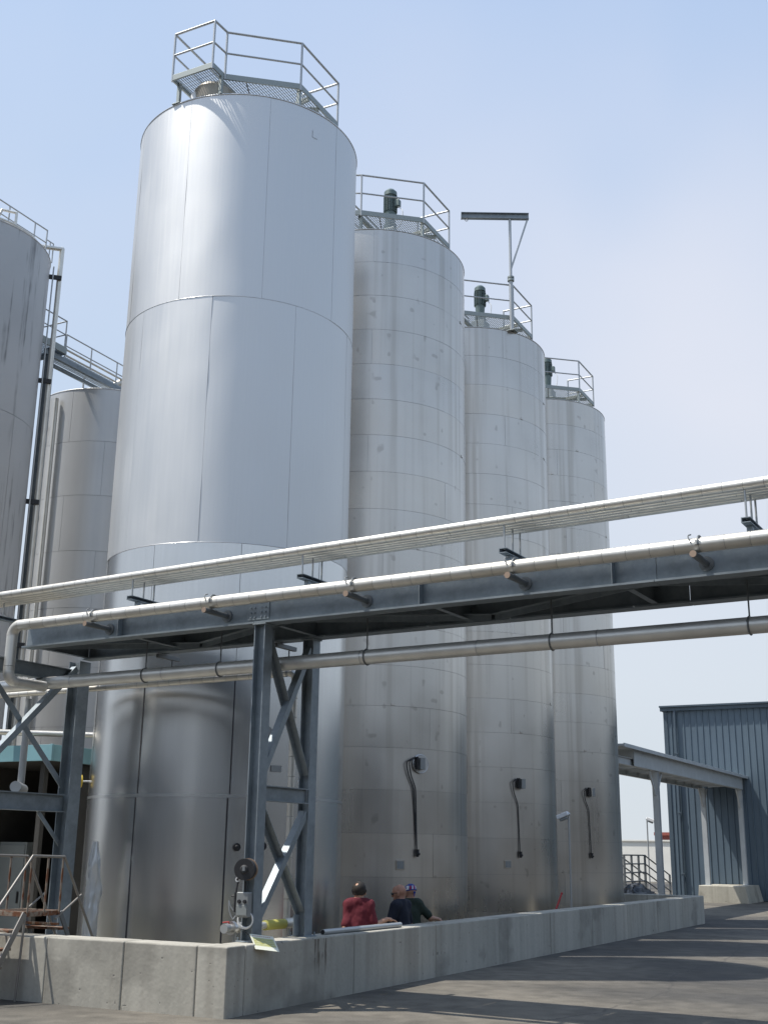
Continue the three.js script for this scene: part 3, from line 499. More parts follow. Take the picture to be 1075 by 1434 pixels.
// jacketed pipes carried by the rack: every jacket length is a piece of its own
const secCache = {};
function secGeo(rad, L) { const k = rad + '_' + L; if (!secCache[k]) { const g = new THREE.CylinderGeometry(rad, rad, L, 20, 1, true); const uv = g.attributes.uv; for (let i = 0; i < uv.count; i++) uv.setXY(i, uv.getX(i) * 2 * Math.PI * rad * 2, uv.getY(i) * L * 2); g.rotateZ(Math.PI / 2); secCache[k] = g; } return secCache[k]; }
function jacketPipe(name, label, group, u0, u1, y, w, rad, pitch, seed, tilt = 0, mats) {
  const t = thing(name, label, 'pipe', RK, RT, group), g = sub('jacket_run', t), r = rng(seed); g.position.set(0, y, w); g.rotation.z = tilt;
  part('pipe_core', rod([u0, 0, 0], [u1, 0, 0], rad - .004, rad - .004, 16), M.gap, g);
  const n = Math.floor((u1 - u0) / pitch); mats = mats || [M.jacket, M.jacket, M.jacketB, M.jacketC];
  for (let i = 0; i < n; i++) { const m = part('jacket_section', secGeo(rad, pitch - .0045), mats[Math.floor(r() * mats.length)], g); m.position.x = u0 + (i + .5) * pitch; m.rotation.x = r() * 6.28; m.position.y = (r() - .5) * .001; m.rotation.z = (r() - .5) * .002; }
  return t;
}
{
  const t = jacketPipe('jacketed_pipe', 'jacketed pipe carried on short arms along the front of the rack', null, -3.86, 11.5, 4.61, .33, .074, .245, 301);
  const e = sub('elbow_run', t); e.position.set(0, 0, 0);
  const els = (c, r0, rad, a0, a1, plane) => { const g = new THREE.TorusGeometry(r0, rad, 14, 12, a1 - a0); g.rotateZ(a0); if (plane) g.rotateY(plane); g.translate(...c); return g.toNonIndexed(); };
  part('upper_elbow', els([-3.86, 4.47, .33], .14, .076, Math.PI / 2, Math.PI), M.jacketB, e);
  const dn = part('drop_section', rod([-4.0, 4.06, .33], [-4.0, 4.47, .33], .074, .074, 20), M.jacket, e); part('drop_section', rod([-4.0, 3.995, .33], [-4.0, 4.055, .33], .076, .076, 20), M.jacketB, e);
  const le = new THREE.TorusGeometry(.13, .076, 14, 12, Math.PI / 2); le.rotateZ(Math.PI); le.rotateY(-Math.PI / 2); le.rotateY(Math.PI); le.translate(-4.0, 3.995, .20); part('lower_elbow', le, M.pipeSteel, e);
  part('return_section', rod([-4.0, 3.865, .20], [-4.0, 3.865, -.33], .073, .073, 20), M.pipeSteel, e);
}
const bund = [[0, .056, 5.205, 'thickest jacketed pipe of the upper bundle, at its outer edge'], [-.118, .033, 5.19, 'thin jacketed pipe of the upper bundle beside the thickest one'], [-.216, .033, 5.19, 'thin jacketed pipe running in the middle of the upper bundle'], [-.314, .033, 5.19, 'thin jacketed pipe of the upper bundle, second from the tanks'], [-.415, .036, 5.19, 'thin jacketed pipe of the upper bundle, closest to the tanks']];
bund.forEach(([w, rad, y, label], i) => jacketPipe('jacketed_pipe', label, 'upper bundle of jacketed pipes', -7.5, 11.0, y, w, rad, [.205, 1.25, 1.1, 1.35, 1.2][i], 310 + i, .009, i ? null : [M.jacket, M.jacketC]));
{
  const t = thing('steel_pipe', 'plain steel pipe hung below the rack beams', 'pipe', RK, RT), r = rng(7);
  for (let u = -8, k = 0; u < 11.4; k++) { const L = 1.3 + r() * .5, e = Math.min(11.5, u + L); const g = rod([u + .003, 3.93, -.45], [e - .003, 3.93, -.45], .087, .087, 28); part('pipe_length', g, M.pipeSteel, t); const b = new THREE.TorusGeometry(.087, .005, 6, 28); b.rotateY(Math.PI / 2); b.translate(e, 3.93, -.45); part('weld', b, M.bead, t); u = e; }
}
{
  const t = jacketPipe('jacketed_pipe', 'narrow jacketed pipe under the rack that drops down beside the post', null, -8, -.56, 3.97, -1.36, .045, .20, 330);
  const d = sub('drop_run', t); const g0 = new THREE.TorusGeometry(.09, .046, 12, 10, Math.PI / 2); g0.translate(-.56, 3.88, -1.36); part('elbow', g0, M.jacketB, d);
  for (let y = 3.88, i = 0; y > FLOOR + .2; y -= .25, i++) { const m = part('jacket_section', secGeo(.045, .243), i % 3 ? M.jacket : M.jacketB, d); m.rotation.z = Math.PI / 2; m.position.set(-.47, y - .125, -1.36); }
}

// ---------------------------------------------------------------- things on and by the front post
{ const rw = (u, y, w) => [RK[0] + u * Math.cos(-RT) - w * Math.sin(-RT), y, RK[2] + u * Math.sin(-RT) + w * Math.cos(-RT)];
  { const h = thing('hose_reel', 'black hose reel with copper rim bolted to the front rack post', 'hose reel', rw(0, 1.50, .10), RT + .35);
    const disc = (z0, z1, r0, r1 = r0) => rod([0, 0, z0], [0, 0, z1], r0, r1, 28);
    part('drum', disc(.03, .13, .085), M.rubber, h); part('rim', disc(.135, .155, .118), M.black, h); part('rim', disc(.01, .028, .122), M.copper, h); part('hub', disc(.155, .175, .05, .035), M.rubber, h); part('hub_badge', bx(.03, .05, .004, 0, .01, .178), M.box, h);
    for (let k = 0; k < 4; k++) { const t = new THREE.TorusGeometry(.098, .014, 8, 30); t.translate(0, 0, .045 + k * .025); part('hose_coil', t, M.rubber, h); }
    const f = part('hose_guide', rod([-.085, -.11, .06], [-.085, -.11, .11], .028, .028, 14), M.whitePlastic, h); part('guide_eye', rod([-.085, -.11, .11], [-.085, -.11, .113], .014, .014, 12), M.black, f);
    part('hose_tail', tube([[-.085, -.12, .08], [-.10, -.22, .09], [-.11, -.34, .09], [-.115, -.46, .08]], .012, 8, 20), M.rubber, h);
    part('handle', [rod([-.155, -.29, .09], [-.065, -.29, .09], .008), rod([-.11, -.25, .09], [-.11, -.33, .09], .012)], M.black, h);
    part('hook', tube([[-.115, -.46, .08], [-.16, -.40, .09], [-.185, -.33, .09], [-.17, -.45, .09], [-.13, -.54, .085], [-.10, -.50, .08]], .007, 6, 24), M.rail, h);
  }
  { const b = thing('switch_box', 'grey switch box on the front rack post below the hose reel', 'switch box', rw(0, 1.10, .10), RT + .2);
    part('case', bx(.15, .27, .10, 0, .02, .07, .012), M.box, b); part('lid', bx(.13, .11, .012, 0, -.04, .127, .004), M.doorGrey, b); part('knob', rod([-.035, .055, .12], [-.035, .055, .145], .022, .018, 14), M.black, b); part('knob', rod([.035, .055, .12], [.035, .055, .145], .022, .018, 14), M.black, b); part('conduit', rod([0, .15, .06], [0, .27, .06], .014), M.black, b); part('bracket', [bx(.05, .05, .03, 0, .02, .012)], M.galv, b); }
  { const c = thing('cord_coil', 'pale cord looped in a ring at the foot of the rack post', 'cord', rw(0, .95, .115), RT + .25); const t = new THREE.TorusGeometry(.09, .008, 8, 32); part('loop', t, M.whitePlastic, c); const t2 = new THREE.TorusGeometry(.088, .009, 8, 32); t2.rotateX(.12); t2.translate(.012, .01, .018); part('loop', t2, M.whitePlastic, c); part('tail', tube([[-.03, .09, .01], [-.02, .15, .02], [.0, .2, .01], [0, .24, -.02]], .009, 6, 16), M.whitePlastic, c); }
  { const s = thing('warning_placard', 'tilted white placard with faded yellow print over the wall corner', 'placard', [-.02, .70, -.68], Math.PI / 2 - .62);
    const cv = document.createElement('canvas'); cv.width = 256; cv.height = 200; const x = cv.getContext('2d'); x.fillStyle = '#d8d8c8'; x.fillRect(0, 0, 256, 200); x.fillStyle = '#b9b98c'; x.fillRect(14, 40, 228, 112); x.fillStyle = '#b5ae58'; const q = rng(8); for (let i = 0; i < 60; i++) x.fillRect(18 + q() * 200, 44 + q() * 100, 6 + q() * 22, 3 + q() * 4); x.fillStyle = '#8a8f50'; for (let k = 0; k < 4; k++) for (let i = 0; i < 14; i++) x.fillRect(22 + i * 15, 58 + k * 24, 8 + q() * 5, 7); x.fillStyle = '#a4503c'; for (let i = 0; i < 9; i++) x.fillRect(26 + i * 22, 16, 14, 9);
    const ct = new THREE.CanvasTexture(cv); ct.colorSpace = THREE.SRGBColorSpace; const pg = new THREE.BoxGeometry(.30, .004, .25, 1, 1, 1); const m = part('board', pg, std({ map: ct, roughness: .6 }), s); m.rotation.set(.62, 0, -.16); m.position.set(.02, .02, .04);
    part('tie', tube([[-.12, .10, -.10], [-.16, .14, -.14], [-.2, .16, -.2]], .004, 5, 12), M.black, s); }
  { const p = thing('valve_pipe', 'short pipe with yellow wrap and end valve lying behind the rack post', 'pipe', [-.50, .85, -.93]);
    const R0 = (z0, z1, r, m, n) => part(n, rod([0, 0, z0], [0, 0, z1], r, r, 20), m, p);
    R0(.28, -1.35, .042, M.pipeSteel, 'pipe'); R0(.02, -.32, .058, M.jacketC, 'insulation'); R0(-.55, -.98, .058, M.yellowWrap, 'yellow_wrap'); R0(-.98, -1.26, .062, M.jacketB, 'insulation'); R0(-1.26, -1.30, .085, M.bead, 'end_flange'); R0(.12, .17, .075, M.bead, 'end_flange'); R0(.22, .30, .052, M.rail, 'nozzle');
    part('handle', [rod([0, .04, .2], [0, .07, .2], .008), rod([0, .07, .2], [-.08, .06, .21], .007)], M.red, p);
    for (const z of [.08, -1.1]) part('stand', [rod([0, 0, z], [-.08, -.9 - FLOOR * 0 - .45, z], .014), rod([0, 0, z], [.08, -.9 - .45, z], .014)], M.rail, p); }
}
{ const p = tag(part('loose_pipe', rod([-.16, HW + .035, -2.28], [-.12, HW + .035, -4.35], .034, .034, 18), M.rail, scene), 'loose grey pipe lying along the top of the concrete wall', 'pipe'); p.name = numbered('loose_pipe'); const i = part('bore', rod([-.1595, HW + .035, -2.272], [-.1599, HW + .035, -2.278], .026, .026, 16), M.black, p); }
tag(part('red_lever', [rod([-.55, .55, -11.9], [-.47, .98, -12.2], .022, .018, 10), ball([-.47, .98, -12.2], .024, 10), rod([-.55, FLOOR, -11.9], [-.55, .56, -11.9], .02, .02, 8)], M.red, scene), 'red lever poking up over the wall before the jib crane tank', 'lever');

// small flood lights on thin poles
function floodLight(pos, h, turn, label, s = 1) {
  const f = thing('flood_light', label, 'light', pos, turn, 'small flood lights on thin poles');
  part('pole', rod([0, 0, 0], [0, h, 0], .017 * s, .017 * s, 10), M.rail, f);
  const hd = sub('lamp_head', f, [0, h + .02, 0]); hd.rotation.z = .38;
  part('housing', bx(.20 * s, .07 * s, .15 * s, -.10 * s, .02, 0, .015), M.whitePlastic, hd); part('lens', bx(.12 * s, .05 * s, .11 * s, -.11 * s, -.035 * s, 0, .01), M.box, hd); part('knuckle', ball([0, 0, 0], .03 * s, 10), M.rail, hd);
  return f;
}
floodLight([-.52, FLOOR, -2.56], 2.60 - FLOOR, .15, 'small white flood light on a thin pole behind the rack post');
floodLight([-.5, FLOOR, -12.85], 2.50 - FLOOR, .1, 'small white flood light on a thin pole between two ribbed tanks', 1.25);
floodLight([-4.55, 0, -34], 3.05, Math.PI + .1, 'small grey flood light on a pole before the blue building corner', 1.5);

// ---------------------------------------------------------------- stair over the wall
{
  const s = thing('crossover_stair', 'rusty metal crossover stair with handrails spanning the sunlit wall', 'stair', [0, 0, 0]);
  const xr = -2.86, xl = -3.44, yl = .98, z0 = .06, z1 = -.54;
  part('landing_frame', [span(xl, xr, yl - .06, yl, z0 - .03, z0), span(xl, xr, yl - .06, yl, z1, z1 + .03), span(xr - .03, xr, yl - .06, yl, z1 + .031, z0 - .031), span(xl, xl + .03, yl - .06, yl, z1 + .031, z0 - .031)], M.rust, s);
  const gr = []; for (let x = xl + .045; x < xr - .03; x += .03) gr.push(span(x - .003, x + .003, yl - .035, yl - .004, z1 + .031, z0 - .031, 0)); part('landing_grating', gr, M.rust, s);
  part('cross_bar', span(xl, xr, .80, .83, z1 - .02, z1 + .01), M.rust, s);
  for (const x of [xr + .012, xl - .012]) {
    part('stringer', bar([x, yl - .02, z0], [x, .0, .66], .02, .075), M.stairRail, s);
    part('stringer', bar([x, yl - .02, z1], [x, FLOOR, -1.40], .02, .06), M.railDark, s);
    part('handrail', polyRod([V(x, .60, .86), V(x, 1.61, z0 - .05), V(x, 1.60, z1), V(x, .25, -1.42)], .016), M.stairRail, s);
    for (const [z, y0, y1] of [[z0 - .04, yl, 1.61], [-.26, yl, 1.605], [z1 + .02, yl, 1.60]]) part('rail_post', rod([x, y0 - .05, z], [x, y1, z], .013), M.rust, s);
    part('rail_post', rod([x, .18, .57], [x, .85, .66], .013), M.stairRail, s);
    part('side_brace', rod([x, yl - .1, z1 + .08], [x, 1.15, z1 - .36], .013), M.stairRail, s);
    part('landing_leg', rod([x, yl - .05, z0 - .01], [x, 0, z0 + .03], .014), M.stairRail, s);
  }
  for (let k = 1; k < 5; k++) { const t = k / 5; part('tread', span(xl + .002, xr - .002, yl - t * .98 - .03, yl - t * .98, z0 + t * .60 - .09, z0 + t * .60 + .10), M.rust, s); }
  for (let k = 1; k < 7; k++) { const t = k / 7; part('tread', span(xl + .002, xr - .002, yl - t * 1.43 - .03, yl - t * 1.43, z1 - t * .86 - .08, z1 - t * .86 + .08), M.rust, s); }
}
{ // wrapped plastic leaning by the post
  const g = new THREE.CylinderGeometry(.085, .13, 1.9, 26, 46, true), p = g.attributes.position, n = fbm(8, 3, 3, 99), n2 = fbm(22, 8, 3, 98);
  for (let i = 0; i < p.count; i++) { const a = Math.atan2(p.getX(i), p.getZ(i)), y = p.getY(i), k = 1 + (n(a / 6.283 + .5, y / 2 + .5) - .5) * 1.2 + (n2(a / 6.283 + .5, y / 2 + .5) - .5) * .9, pin = .55 + .45 * smooth(.95, .6, Math.abs(y)); p.setXYZ(i, p.getX(i) * k * pin, y, p.getZ(i) * k * pin); }
  g.computeVertexNormals(); g.translate(-3.98, FLOOR + .95 + .35, -2.42); const m = part('wrapped_roll', g, M.foil, scene); m.name = 'wrapped_roll'; tag(m, 'crumpled silver plastic wrapping standing between tank and rack post', 'wrapping');
  const b = part('stand', rod([-3.98, FLOOR, -2.42], [-3.98, FLOOR + .5, -2.42], .06, .06, 12), M.railDark, m);
}
// dark shed with teal fascia between the silos and the near tank
{
  const s = thing('pump_shed', 'dark shed with a teal fascia between the silos and the smooth tank', 'shed', [-6.75, FLOOR, -4.35]); const y = loc(3.13), Y = loc(3.40);
  part('back_wall', span(-2.4, -.25, 0, y - .01, -4, -3.88), M.darkWall, s); part('side_wall', span(-.37, -.25, 0, y - .01, -3.879, -.8), M.darkWall, s); part('side_wall', span(-2.4, -2.28, 0, y - .01, -3.879, -.3), M.darkWall, s);
  for (const x of [-.31, -2.34]) part('corner_post', span(x - .05, x + .05, 0, y - .01, -.25, -.15), M.darkWall, s);
  part('fascia', span(-2.6, .0, y, Y, -.06, 0), M.teal, s); part('fascia', span(-.06, .0, y, Y, -4.1, -.061), M.teal, s); part('corner_trim', span(-.02, .03, y - .005, Y + .005, -.02, .03), M.teal, s);
  part('roof', span(-2.6, -.062, Y - .04, Y - .005, -4.1, -.062), M.darkWall, s); part('soffit', span(-2.6, -.062, y, y + .02, -4.1, -.062), M.darkWall, s);
  const cb = part('control_cabinet', span(-2.15, -1.5, .35, 2.25, -1.5, -1.2), M.doorGrey, s); part('cabinet_door', span(-2.12, -1.53, .4, 2.2, -1.199, -1.18), M.doorGrey, cb); part('cabinet_handle', span(-1.6, -1.57, 1.2, 1.4, -1.179, -1.15), M.black, cb);
  part('pump', [rod([-1.1, .5, -1.6], [-.55, .5, -1.6], .2, .2, 20), span(-1.2, -.5, 0, .3, -1.8, -1.4, .01), rod([-.8, .6, -1.6], [-.8, 1.3, -1.6], .07, .07, 14)], M.motor, s);
}
{ const p = tag(part('flange_pipe', [rod([-5.2, 2.52, -2.15], [-4.42, 2.50, -1.2], .075, .075, 20), rod([-4.9, 2.55, -1.79], [-4.9, 3.78, -1.79], .05, .05, 16)], M.rail, scene), 'bent pipe with a riser lying on the strut of the far rack frame', 'pipe'); }
{ const t = thing('feed_pipe', 'thin pale pipe crossing above the teal fascia', 'pipe', [0, 0, 0]); part('pipe', rod([-9.2, 3.62, -3.0], [-5.2, 3.62, -6.3], .05, .05, 14), M.jacketC, t); for (const k of [.2, .8]) part('support', rod([-9.2 + 4 * k, FLOOR, -3.0 - 3.3 * k], [-9.2 + 4 * k, 3.58, -3.0 - 3.3 * k], .02), M.rail, t); }

// ---------------------------------------------------------------- right side: blue building, canopy, stair, white building
{
  const b = thing('blue_building', 'blue metal clad building with vertical ribbed siding behind the canopy', 'building', [-5.4, 0, -41]); const H = 7.85, pw = .81;
  const sh = []; for (let k = 0; k < 3; k++) { const x = k * .27; sh.push([x, 0], [x + .20, 0], [x + .215, .035], [x + .245, .035], [x + .26, 0]); } sh.push([pw - .004, 0], [pw - .004, -.03], [0, -.03]);
  const pg = section(sh, H); pg.rotateX(-Math.PI / 2); const geo = boxUV(pg); geo.rotateY(0);
  // after the turn the ribs must face +z
  geo.scale(1, 1, -1); geo.translate(0, H / 2 + .02, 0); geo.computeVertexNormals();
  const r = rng(3); for (let i = 0; i < 48; i++) { const m = part('siding_panel', geo, r() > .5 ? M.siding : M.sidingB, b); m.position.set(.03 + i * pw, 0, 0); }
  part('core_wall', span(.02, 38.9, 0, H, -24, -.04), M.siding, b);
  for (let i = 0; i < 20; i++) { const m = part('siding_panel', geo, M.sidingB, b); m.rotation.y = -Math.PI / 2; m.position.set(.015, 0, -.05 - i * pw - pw); m.rotation.y = -Math.PI / 2; m.position.z = -.05 - i * pw; m.scale.x = -1; }
  part('eave_trim', span(-.18, 39, H + .02, H + .17, .0, .16), M.sidingTrim, b); part('gutter', span(-.2, 39, H + .175, H + .25, -.05, .24), M.sidingTrim, b);
  part('roof', span(-.15, 39, H + .02, H + .12, -24.1, -.01), M.sidingTrim, b); part('corner_trim', span(-.07, .10, 0, H + .018, -.02, .045), M.sidingTrim, b);
  const dsp = part('downspout', [rod([.45, .15, .12], [.45, H + .05, .12], .06, .06, 12)], M.sidingTrim, b); for (const y of [1, 3.5, 6]) part('strap', span(.36, .54, y, y + .05, .04, .19), M.sidingTrim, dsp);
}
{
  const c = thing('steel_canopy', 'pale grey steel canopy on posts running to the blue building', 'canopy', [0, 0, 0]); const xr = -2.2, xl = -3.95, z0 = -22.6, z1 = -41.3, yb = 4.30, yt = 4.78; c.rotation.x = .0095; c.position.y = -.23;
  part('fascia', span(xr - .03, xr, yb, yt, z1 + .6, -24.2), M.canopyPaint, c); part('end_fascia', span(xl, xr - .031, yb + .25, yt, -24.23, -24.2), M.canopyPaint, c);
  part('roof_sheet', span(xl - .1, xr + .14, yt + .002, yt + .06, z1, z0), M.canopyPaint, c); part('roof_edge', span(xr + .141, xr + .18, yt - .03, yt + .08, z1, z0), M.canopyPaint, c);
  for (const x of [xr - .12, xl + .1]) part('main_beam', beamZ(iPts(.22, .12, .014, .01), z1 + .7, z0 + .15, x, yb + .11), M.canopyPaint, c);
  for (let z = z0 - 1.0, k = 0; z > z1 + .8; z -= 1.35, k++) { part('purlin', span(xl + .17, xr - .2, yb + .10, yb + .17, z - .03, z + .03), M.canopyPaint, c); part('lattice', bar([k % 2 ? xl + .2 : xr - .22, yb + .14, z], [k % 2 ? xr - .22 : xl + .2, yb + .14, z - 1.3], .05, .05), M.canopyPaint, c); part('web_rod', rod([xl + .17, yb + .04, z], [xl + .17, yt - .02, z - 1.1], .02), M.canopyPaint, c); }
  const post = (x, z, y0) => { const p = part('post', postI(.19, .19, .014, .01, y0 + .015, yb - .001, x, z), M.canopyPaint, c); part('base_plate', span(x - .15, x + .15, y0 + .001, y0 + .014, z - .15, z + .15), M.canopyPaint, p); for (const s of [-1, 1]) part('knee_brace', bar([x, yb - .75, z + s * .08], [x, yb - .02, z + s * .75], .05, .06), M.canopyPaint, p); return p; };
  post(xr - .12, -27, 0); post(xr - .12, -40.55, .475); post(-3.45, -38.75, .49); post(-3.85, -27, 0);
}
{ const p = thing('concrete_pier', 'pale concrete pier carrying two canopy posts', 'pier', [0, 0, 0]);
  const s = new THREE.Shape([[-3.72, 0], [-1.75, 0], [-1.9, .64], [-3.66, .64]].map(q => new THREE.Vector2(...q))); const g = new THREE.ExtrudeGeometry(s, { depth: 2.85, bevelEnabled: true, bevelThickness: .02, bevelSize: .02, bevelSegments: 1 }); g.translate(0, -.02, -40.92); part('block', boxUV(g.toNonIndexed()), M.concreteC, p); }
{ // dark metal stair behind the wall end
  const s = thing('black_stair', 'black steel stair with railings at the end of the tank row', 'stair', [-3, 0, -26]); const D = M.railDark;
  part('deck', span(-.95, .0, .66, .70, -1.75, .6), D, s);
  for (const x of [0, -.85]) {
    part('stringer', bar([x, .66, -1.75], [x, .02, -4.8], .04, .16), D, s);
    for (const h of [1.04, .78, .52, .26]) part('rail', polyRod([V(x, .70 + h, .6), V(x, .70 + h, -1.75), V(x, .06 + h, -4.85)], .022), D, s);
    for (const z of [.6, -.2, -1.0, -1.75]) part('rail_post', span(x - .03, x + .03, 0, 1.76, z - .03, z + .03), D, s);
    part('rail_post', span(x - .03, x + .03, 0, 1.12, -4.85, -4.79), D, s);
  }
  part('cross_rail', polyRod([V(0, 1.74, .6), V(-.85, 1.74, .6)], .022), D, s);
  for (let k = 1; k < 6; k++) part('tread', span(-.83, -.02, .66 - k * .11, .69 - k * .11, -1.75 - k * .5 - .13, -1.75 - k * .5 + .13), D, s);
}
{ // black sheeting bundled by the stair
  const g = new THREE.SphereGeometry(1, 48, 24), p = g.attributes.position, n = fbm(10, 10, 4, 123);
  for (let i = 0; i < p.count; i++) { const x = p.getX(i), y = p.getY(i), z = p.getZ(i), k = .55 + .9 * n(Math.atan2(x, z) / 6.283 + .5, y * .5 + .5); p.setXYZ(i, x * .62 * k, Math.max(-.45, y * .42 * k), z * 1.5 * k); }
  g.computeVertexNormals(); g.translate(-2.35, .45 * 1, -24.0); const m = part('tarpaulin_heap', g, std({ color: lin(.025, .025, .027), roughness: .35 }), scene); tag(m, 'crumpled black tarpaulin heap beside the black stair', 'tarpaulin');
}
{ const b = thing('white_building', 'long white low building far behind the canopy', 'building', [-12, 0, -75]); part('wall', span(-14, 6, 0, 2.75, -8, 0), M.white, b); part('coping', span(-14.1, 6.1, 2.751, 2.86, -8.1, .1), M.white, b); part('loading_door', span(2.2, 4.6, 0, 2.2, .001, .03), M.doorGrey, b); }
{ const b = thing('red_building', 'dark red clad block rising behind the white building', 'building', [-16.2, 0, -86]); part('wall', span(-1.6, 9, 0, 3.35, -6, 0), M.redCladding, b); part('parapet', span(-1.75, 9.15, 3.351, 3.60, -6.15, .15), M.redCladding, b); }

// buildings behind and beside the camera, mirrored in the steel of the tanks
{ const w = thing('warehouse', 'long dark warehouse across the yard, mirrored in the smooth tank', 'building', [-17.5, 0, 18.4], Math.PI - .541); part('wall', span(-24.4, 26, 0, 7.0, -14, 0), M.warehouse, w); part('roof', span(-24.6, 26.3, 7.001, 7.3, -14.3, .3), M.sidingTrim, w); for (let i = 1; i < 6; i++) part('roller_door', span(-22 + i * 8, -18 + i * 8, 0, 4.2, .001, .08), M.sidingTrim, w); }
{ const w = thing('office_block', 'dark clad block across the road, mirrored in the ribbed tanks', 'building', [31, 0, -8], -Math.PI / 2); part('wall', span(-30, 30, 0, 8.4, -12, 0), M.warehouse, w); part('roof', span(-30.2, 30.2, 8.401, 8.7, -12.2, .2), M.sidingTrim, w); for (let i = 0; i < 8; i++) part('window', span(-26 + i * 7, -23 + i * 7, 1.2, 2.8, .001, .05), M.glassDark, w); }

{ const w = thing('workshop', 'dark clad workshop across the yard, mirrored in the lower tank shells', 'building', [17.0, 0, 18.2], Math.PI + .735); part('wall', span(-15, 17, 0, 7.6, -10, 0), M.warehouse, w); part('roof', span(-15.2, 17.2, 7.601, 7.85, -10.2, .25), M.sidingTrim, w); for (let i = 0; i < 4; i++) part('roller_door', span(-13 + i * 7.5, -9.5 + i * 7.5, 0, 4, .001, .08), M.sidingTrim, w); part('door', span(14, 15, 0, 2.1, .001, .06), M.doorGrey, w); }

// ---------------------------------------------------------------- people
function capField(caps, k) {
  return (x, y, z) => {
    let d = 1e3;
    for (const c of caps) {
      const dx = c[4] - c[0], dy = c[5] - c[1], dz = c[6] - c[2], l2 = dx * dx + dy * dy + dz * dz || 1e-9; const sx = c[8] || 1, sz = c[9] || 1;
      const px = x - c[0], py = y - c[1], pz = z - c[2]; const t = clamp((px * dx + py * dy + pz * dz) / l2);
      const ex = (px - dx * t) / sx, ey = py - dy * t, ez = (pz - dz * t) / sz; const q = (Math.sqrt(ex * ex + ey * ey + ez * ez) - (c[3] + (c[7] - c[3]) * t)) * Math.min(1, sx, sz);
      const h = Math.max(k - Math.abs(d - q), 0) / k; d = Math.min(d, q) - h * h * k * .25;
    }
    return d;
  };
}
function meshField(f, lo, hi, cell) {
  const c = [(lo[0] + hi[0]) / 2, (lo[1] + hi[1]) / 2, (lo[2] + hi[2]) / 2], half = Math.max(hi[0] - lo[0], hi[1] - lo[1], hi[2] - lo[2]) / 2 + cell * 3;
  const n = Math.ceil(2 * half / cell), mc = new MarchingCubes(n, M.black, false, false, 300000); mc.isolation = 0; const hs = n / 2;
  for (let k = 0; k < n; k++) { const z = c[2] + (k - hs) / hs * half; for (let j = 0; j < n; j++) { const y = c[1] + (j - hs) / hs * half; for (let i = 0; i < n; i++) { const x = c[0] + (i - hs) / hs * half; const out = Math.max(lo[0] - x, x - hi[0], lo[1] - y, y - hi[1], lo[2] - z, z - hi[2]); mc.field[i + j * n + k * n * n] = out > cell * 2 ? -1 : -f(x, y, z); } } }
  mc.update(); const cnt = mc.count, P = new Float32Array(cnt * 3), N = new Float32Array(cnt * 3), e = .002;
  for (let i = 0; i < cnt; i++) {
    const x = mc.positionArray[3 * i] * half + c[0], y = mc.positionArray[3 * i + 1] * half + c[1], z = mc.positionArray[3 * i + 2] * half + c[2]; P.set([x, y, z], 3 * i);
    const g = V(f(x + e, y, z) - f(x - e, y, z), f(x, y + e, z) - f(x, y - e, z), f(x, y, z + e) - f(x, y, z - e)).normalize(); N.set([g.x, g.y, g.z], 3 * i);
  }
  const g = new THREE.BufferGeometry(); g.setAttribute('position', new THREE.BufferAttribute(P, 3)); g.setAttribute('normal', new THREE.BufferAttribute(N, 3)); g.setAttribute('uv', new THREE.BufferAttribute(new Float32Array(cnt * 2), 2)); return g;
}
const cap = (a, ra, b, rb, sx, sz) => [...a, ra, ...b, rb, sx, sz];
function handCaps(wrist, dir, side, palmN) {           // dir: towards fingers, side: towards thumb, palmN: palm normal
  const d = V(...dir).normalize(), s = V(...side).normalize(), n = V(...palmN).normalize(), W = V(...wrist), P = (a, b, c) => W.clone().addScaledVector(d, a).addScaledVector(s, b).addScaledVector(n, c).toArray(), o = [];
  o.push(cap(W.toArray(), .026, P(.05, 0, 0), .027)); for (const b of [-.028, -.010, .010, .028]) o.push(cap(P(.035, b * .8, 0), .016, P(.088, b, .004), .0125));
  [[-.030, .050, .0075], [-.010, .066, .0085], [.010, .072, .0085], [.030, .064, .0085]].forEach(([b, L, r]) => { o.push(cap(P(.088, b, .004), r + .001, P(.088 + L * .5, b * 1.06, .010), r)); o.push(cap(P(.088 + L * .5, b * 1.06, .010), r, P(.088 + L, b * 1.08, .028), r * .85)); });
  o.push(cap(P(.03, .028, .004), .015, P(.062, .052, .014), .0105)); o.push(cap(P(.062, .052, .014), .0105, P(.092, .060, .024), .009)); return o;
}
const skinT = [lin(.42, .235, .155), lin(.36, .185, .125), lin(.40, .22, .15)].map(c => std({ color: c, roughness: .55 }));
const cloth = (r, g, b, seed) => { const n = fbm(12, 12, 4, seed); return std({ map: texOf(128, 128, (u, v) => S3([r, g, b].map(k => k * (.8 + .4 * n(u, v)))), true, .4, .4), roughness: .9 }); };
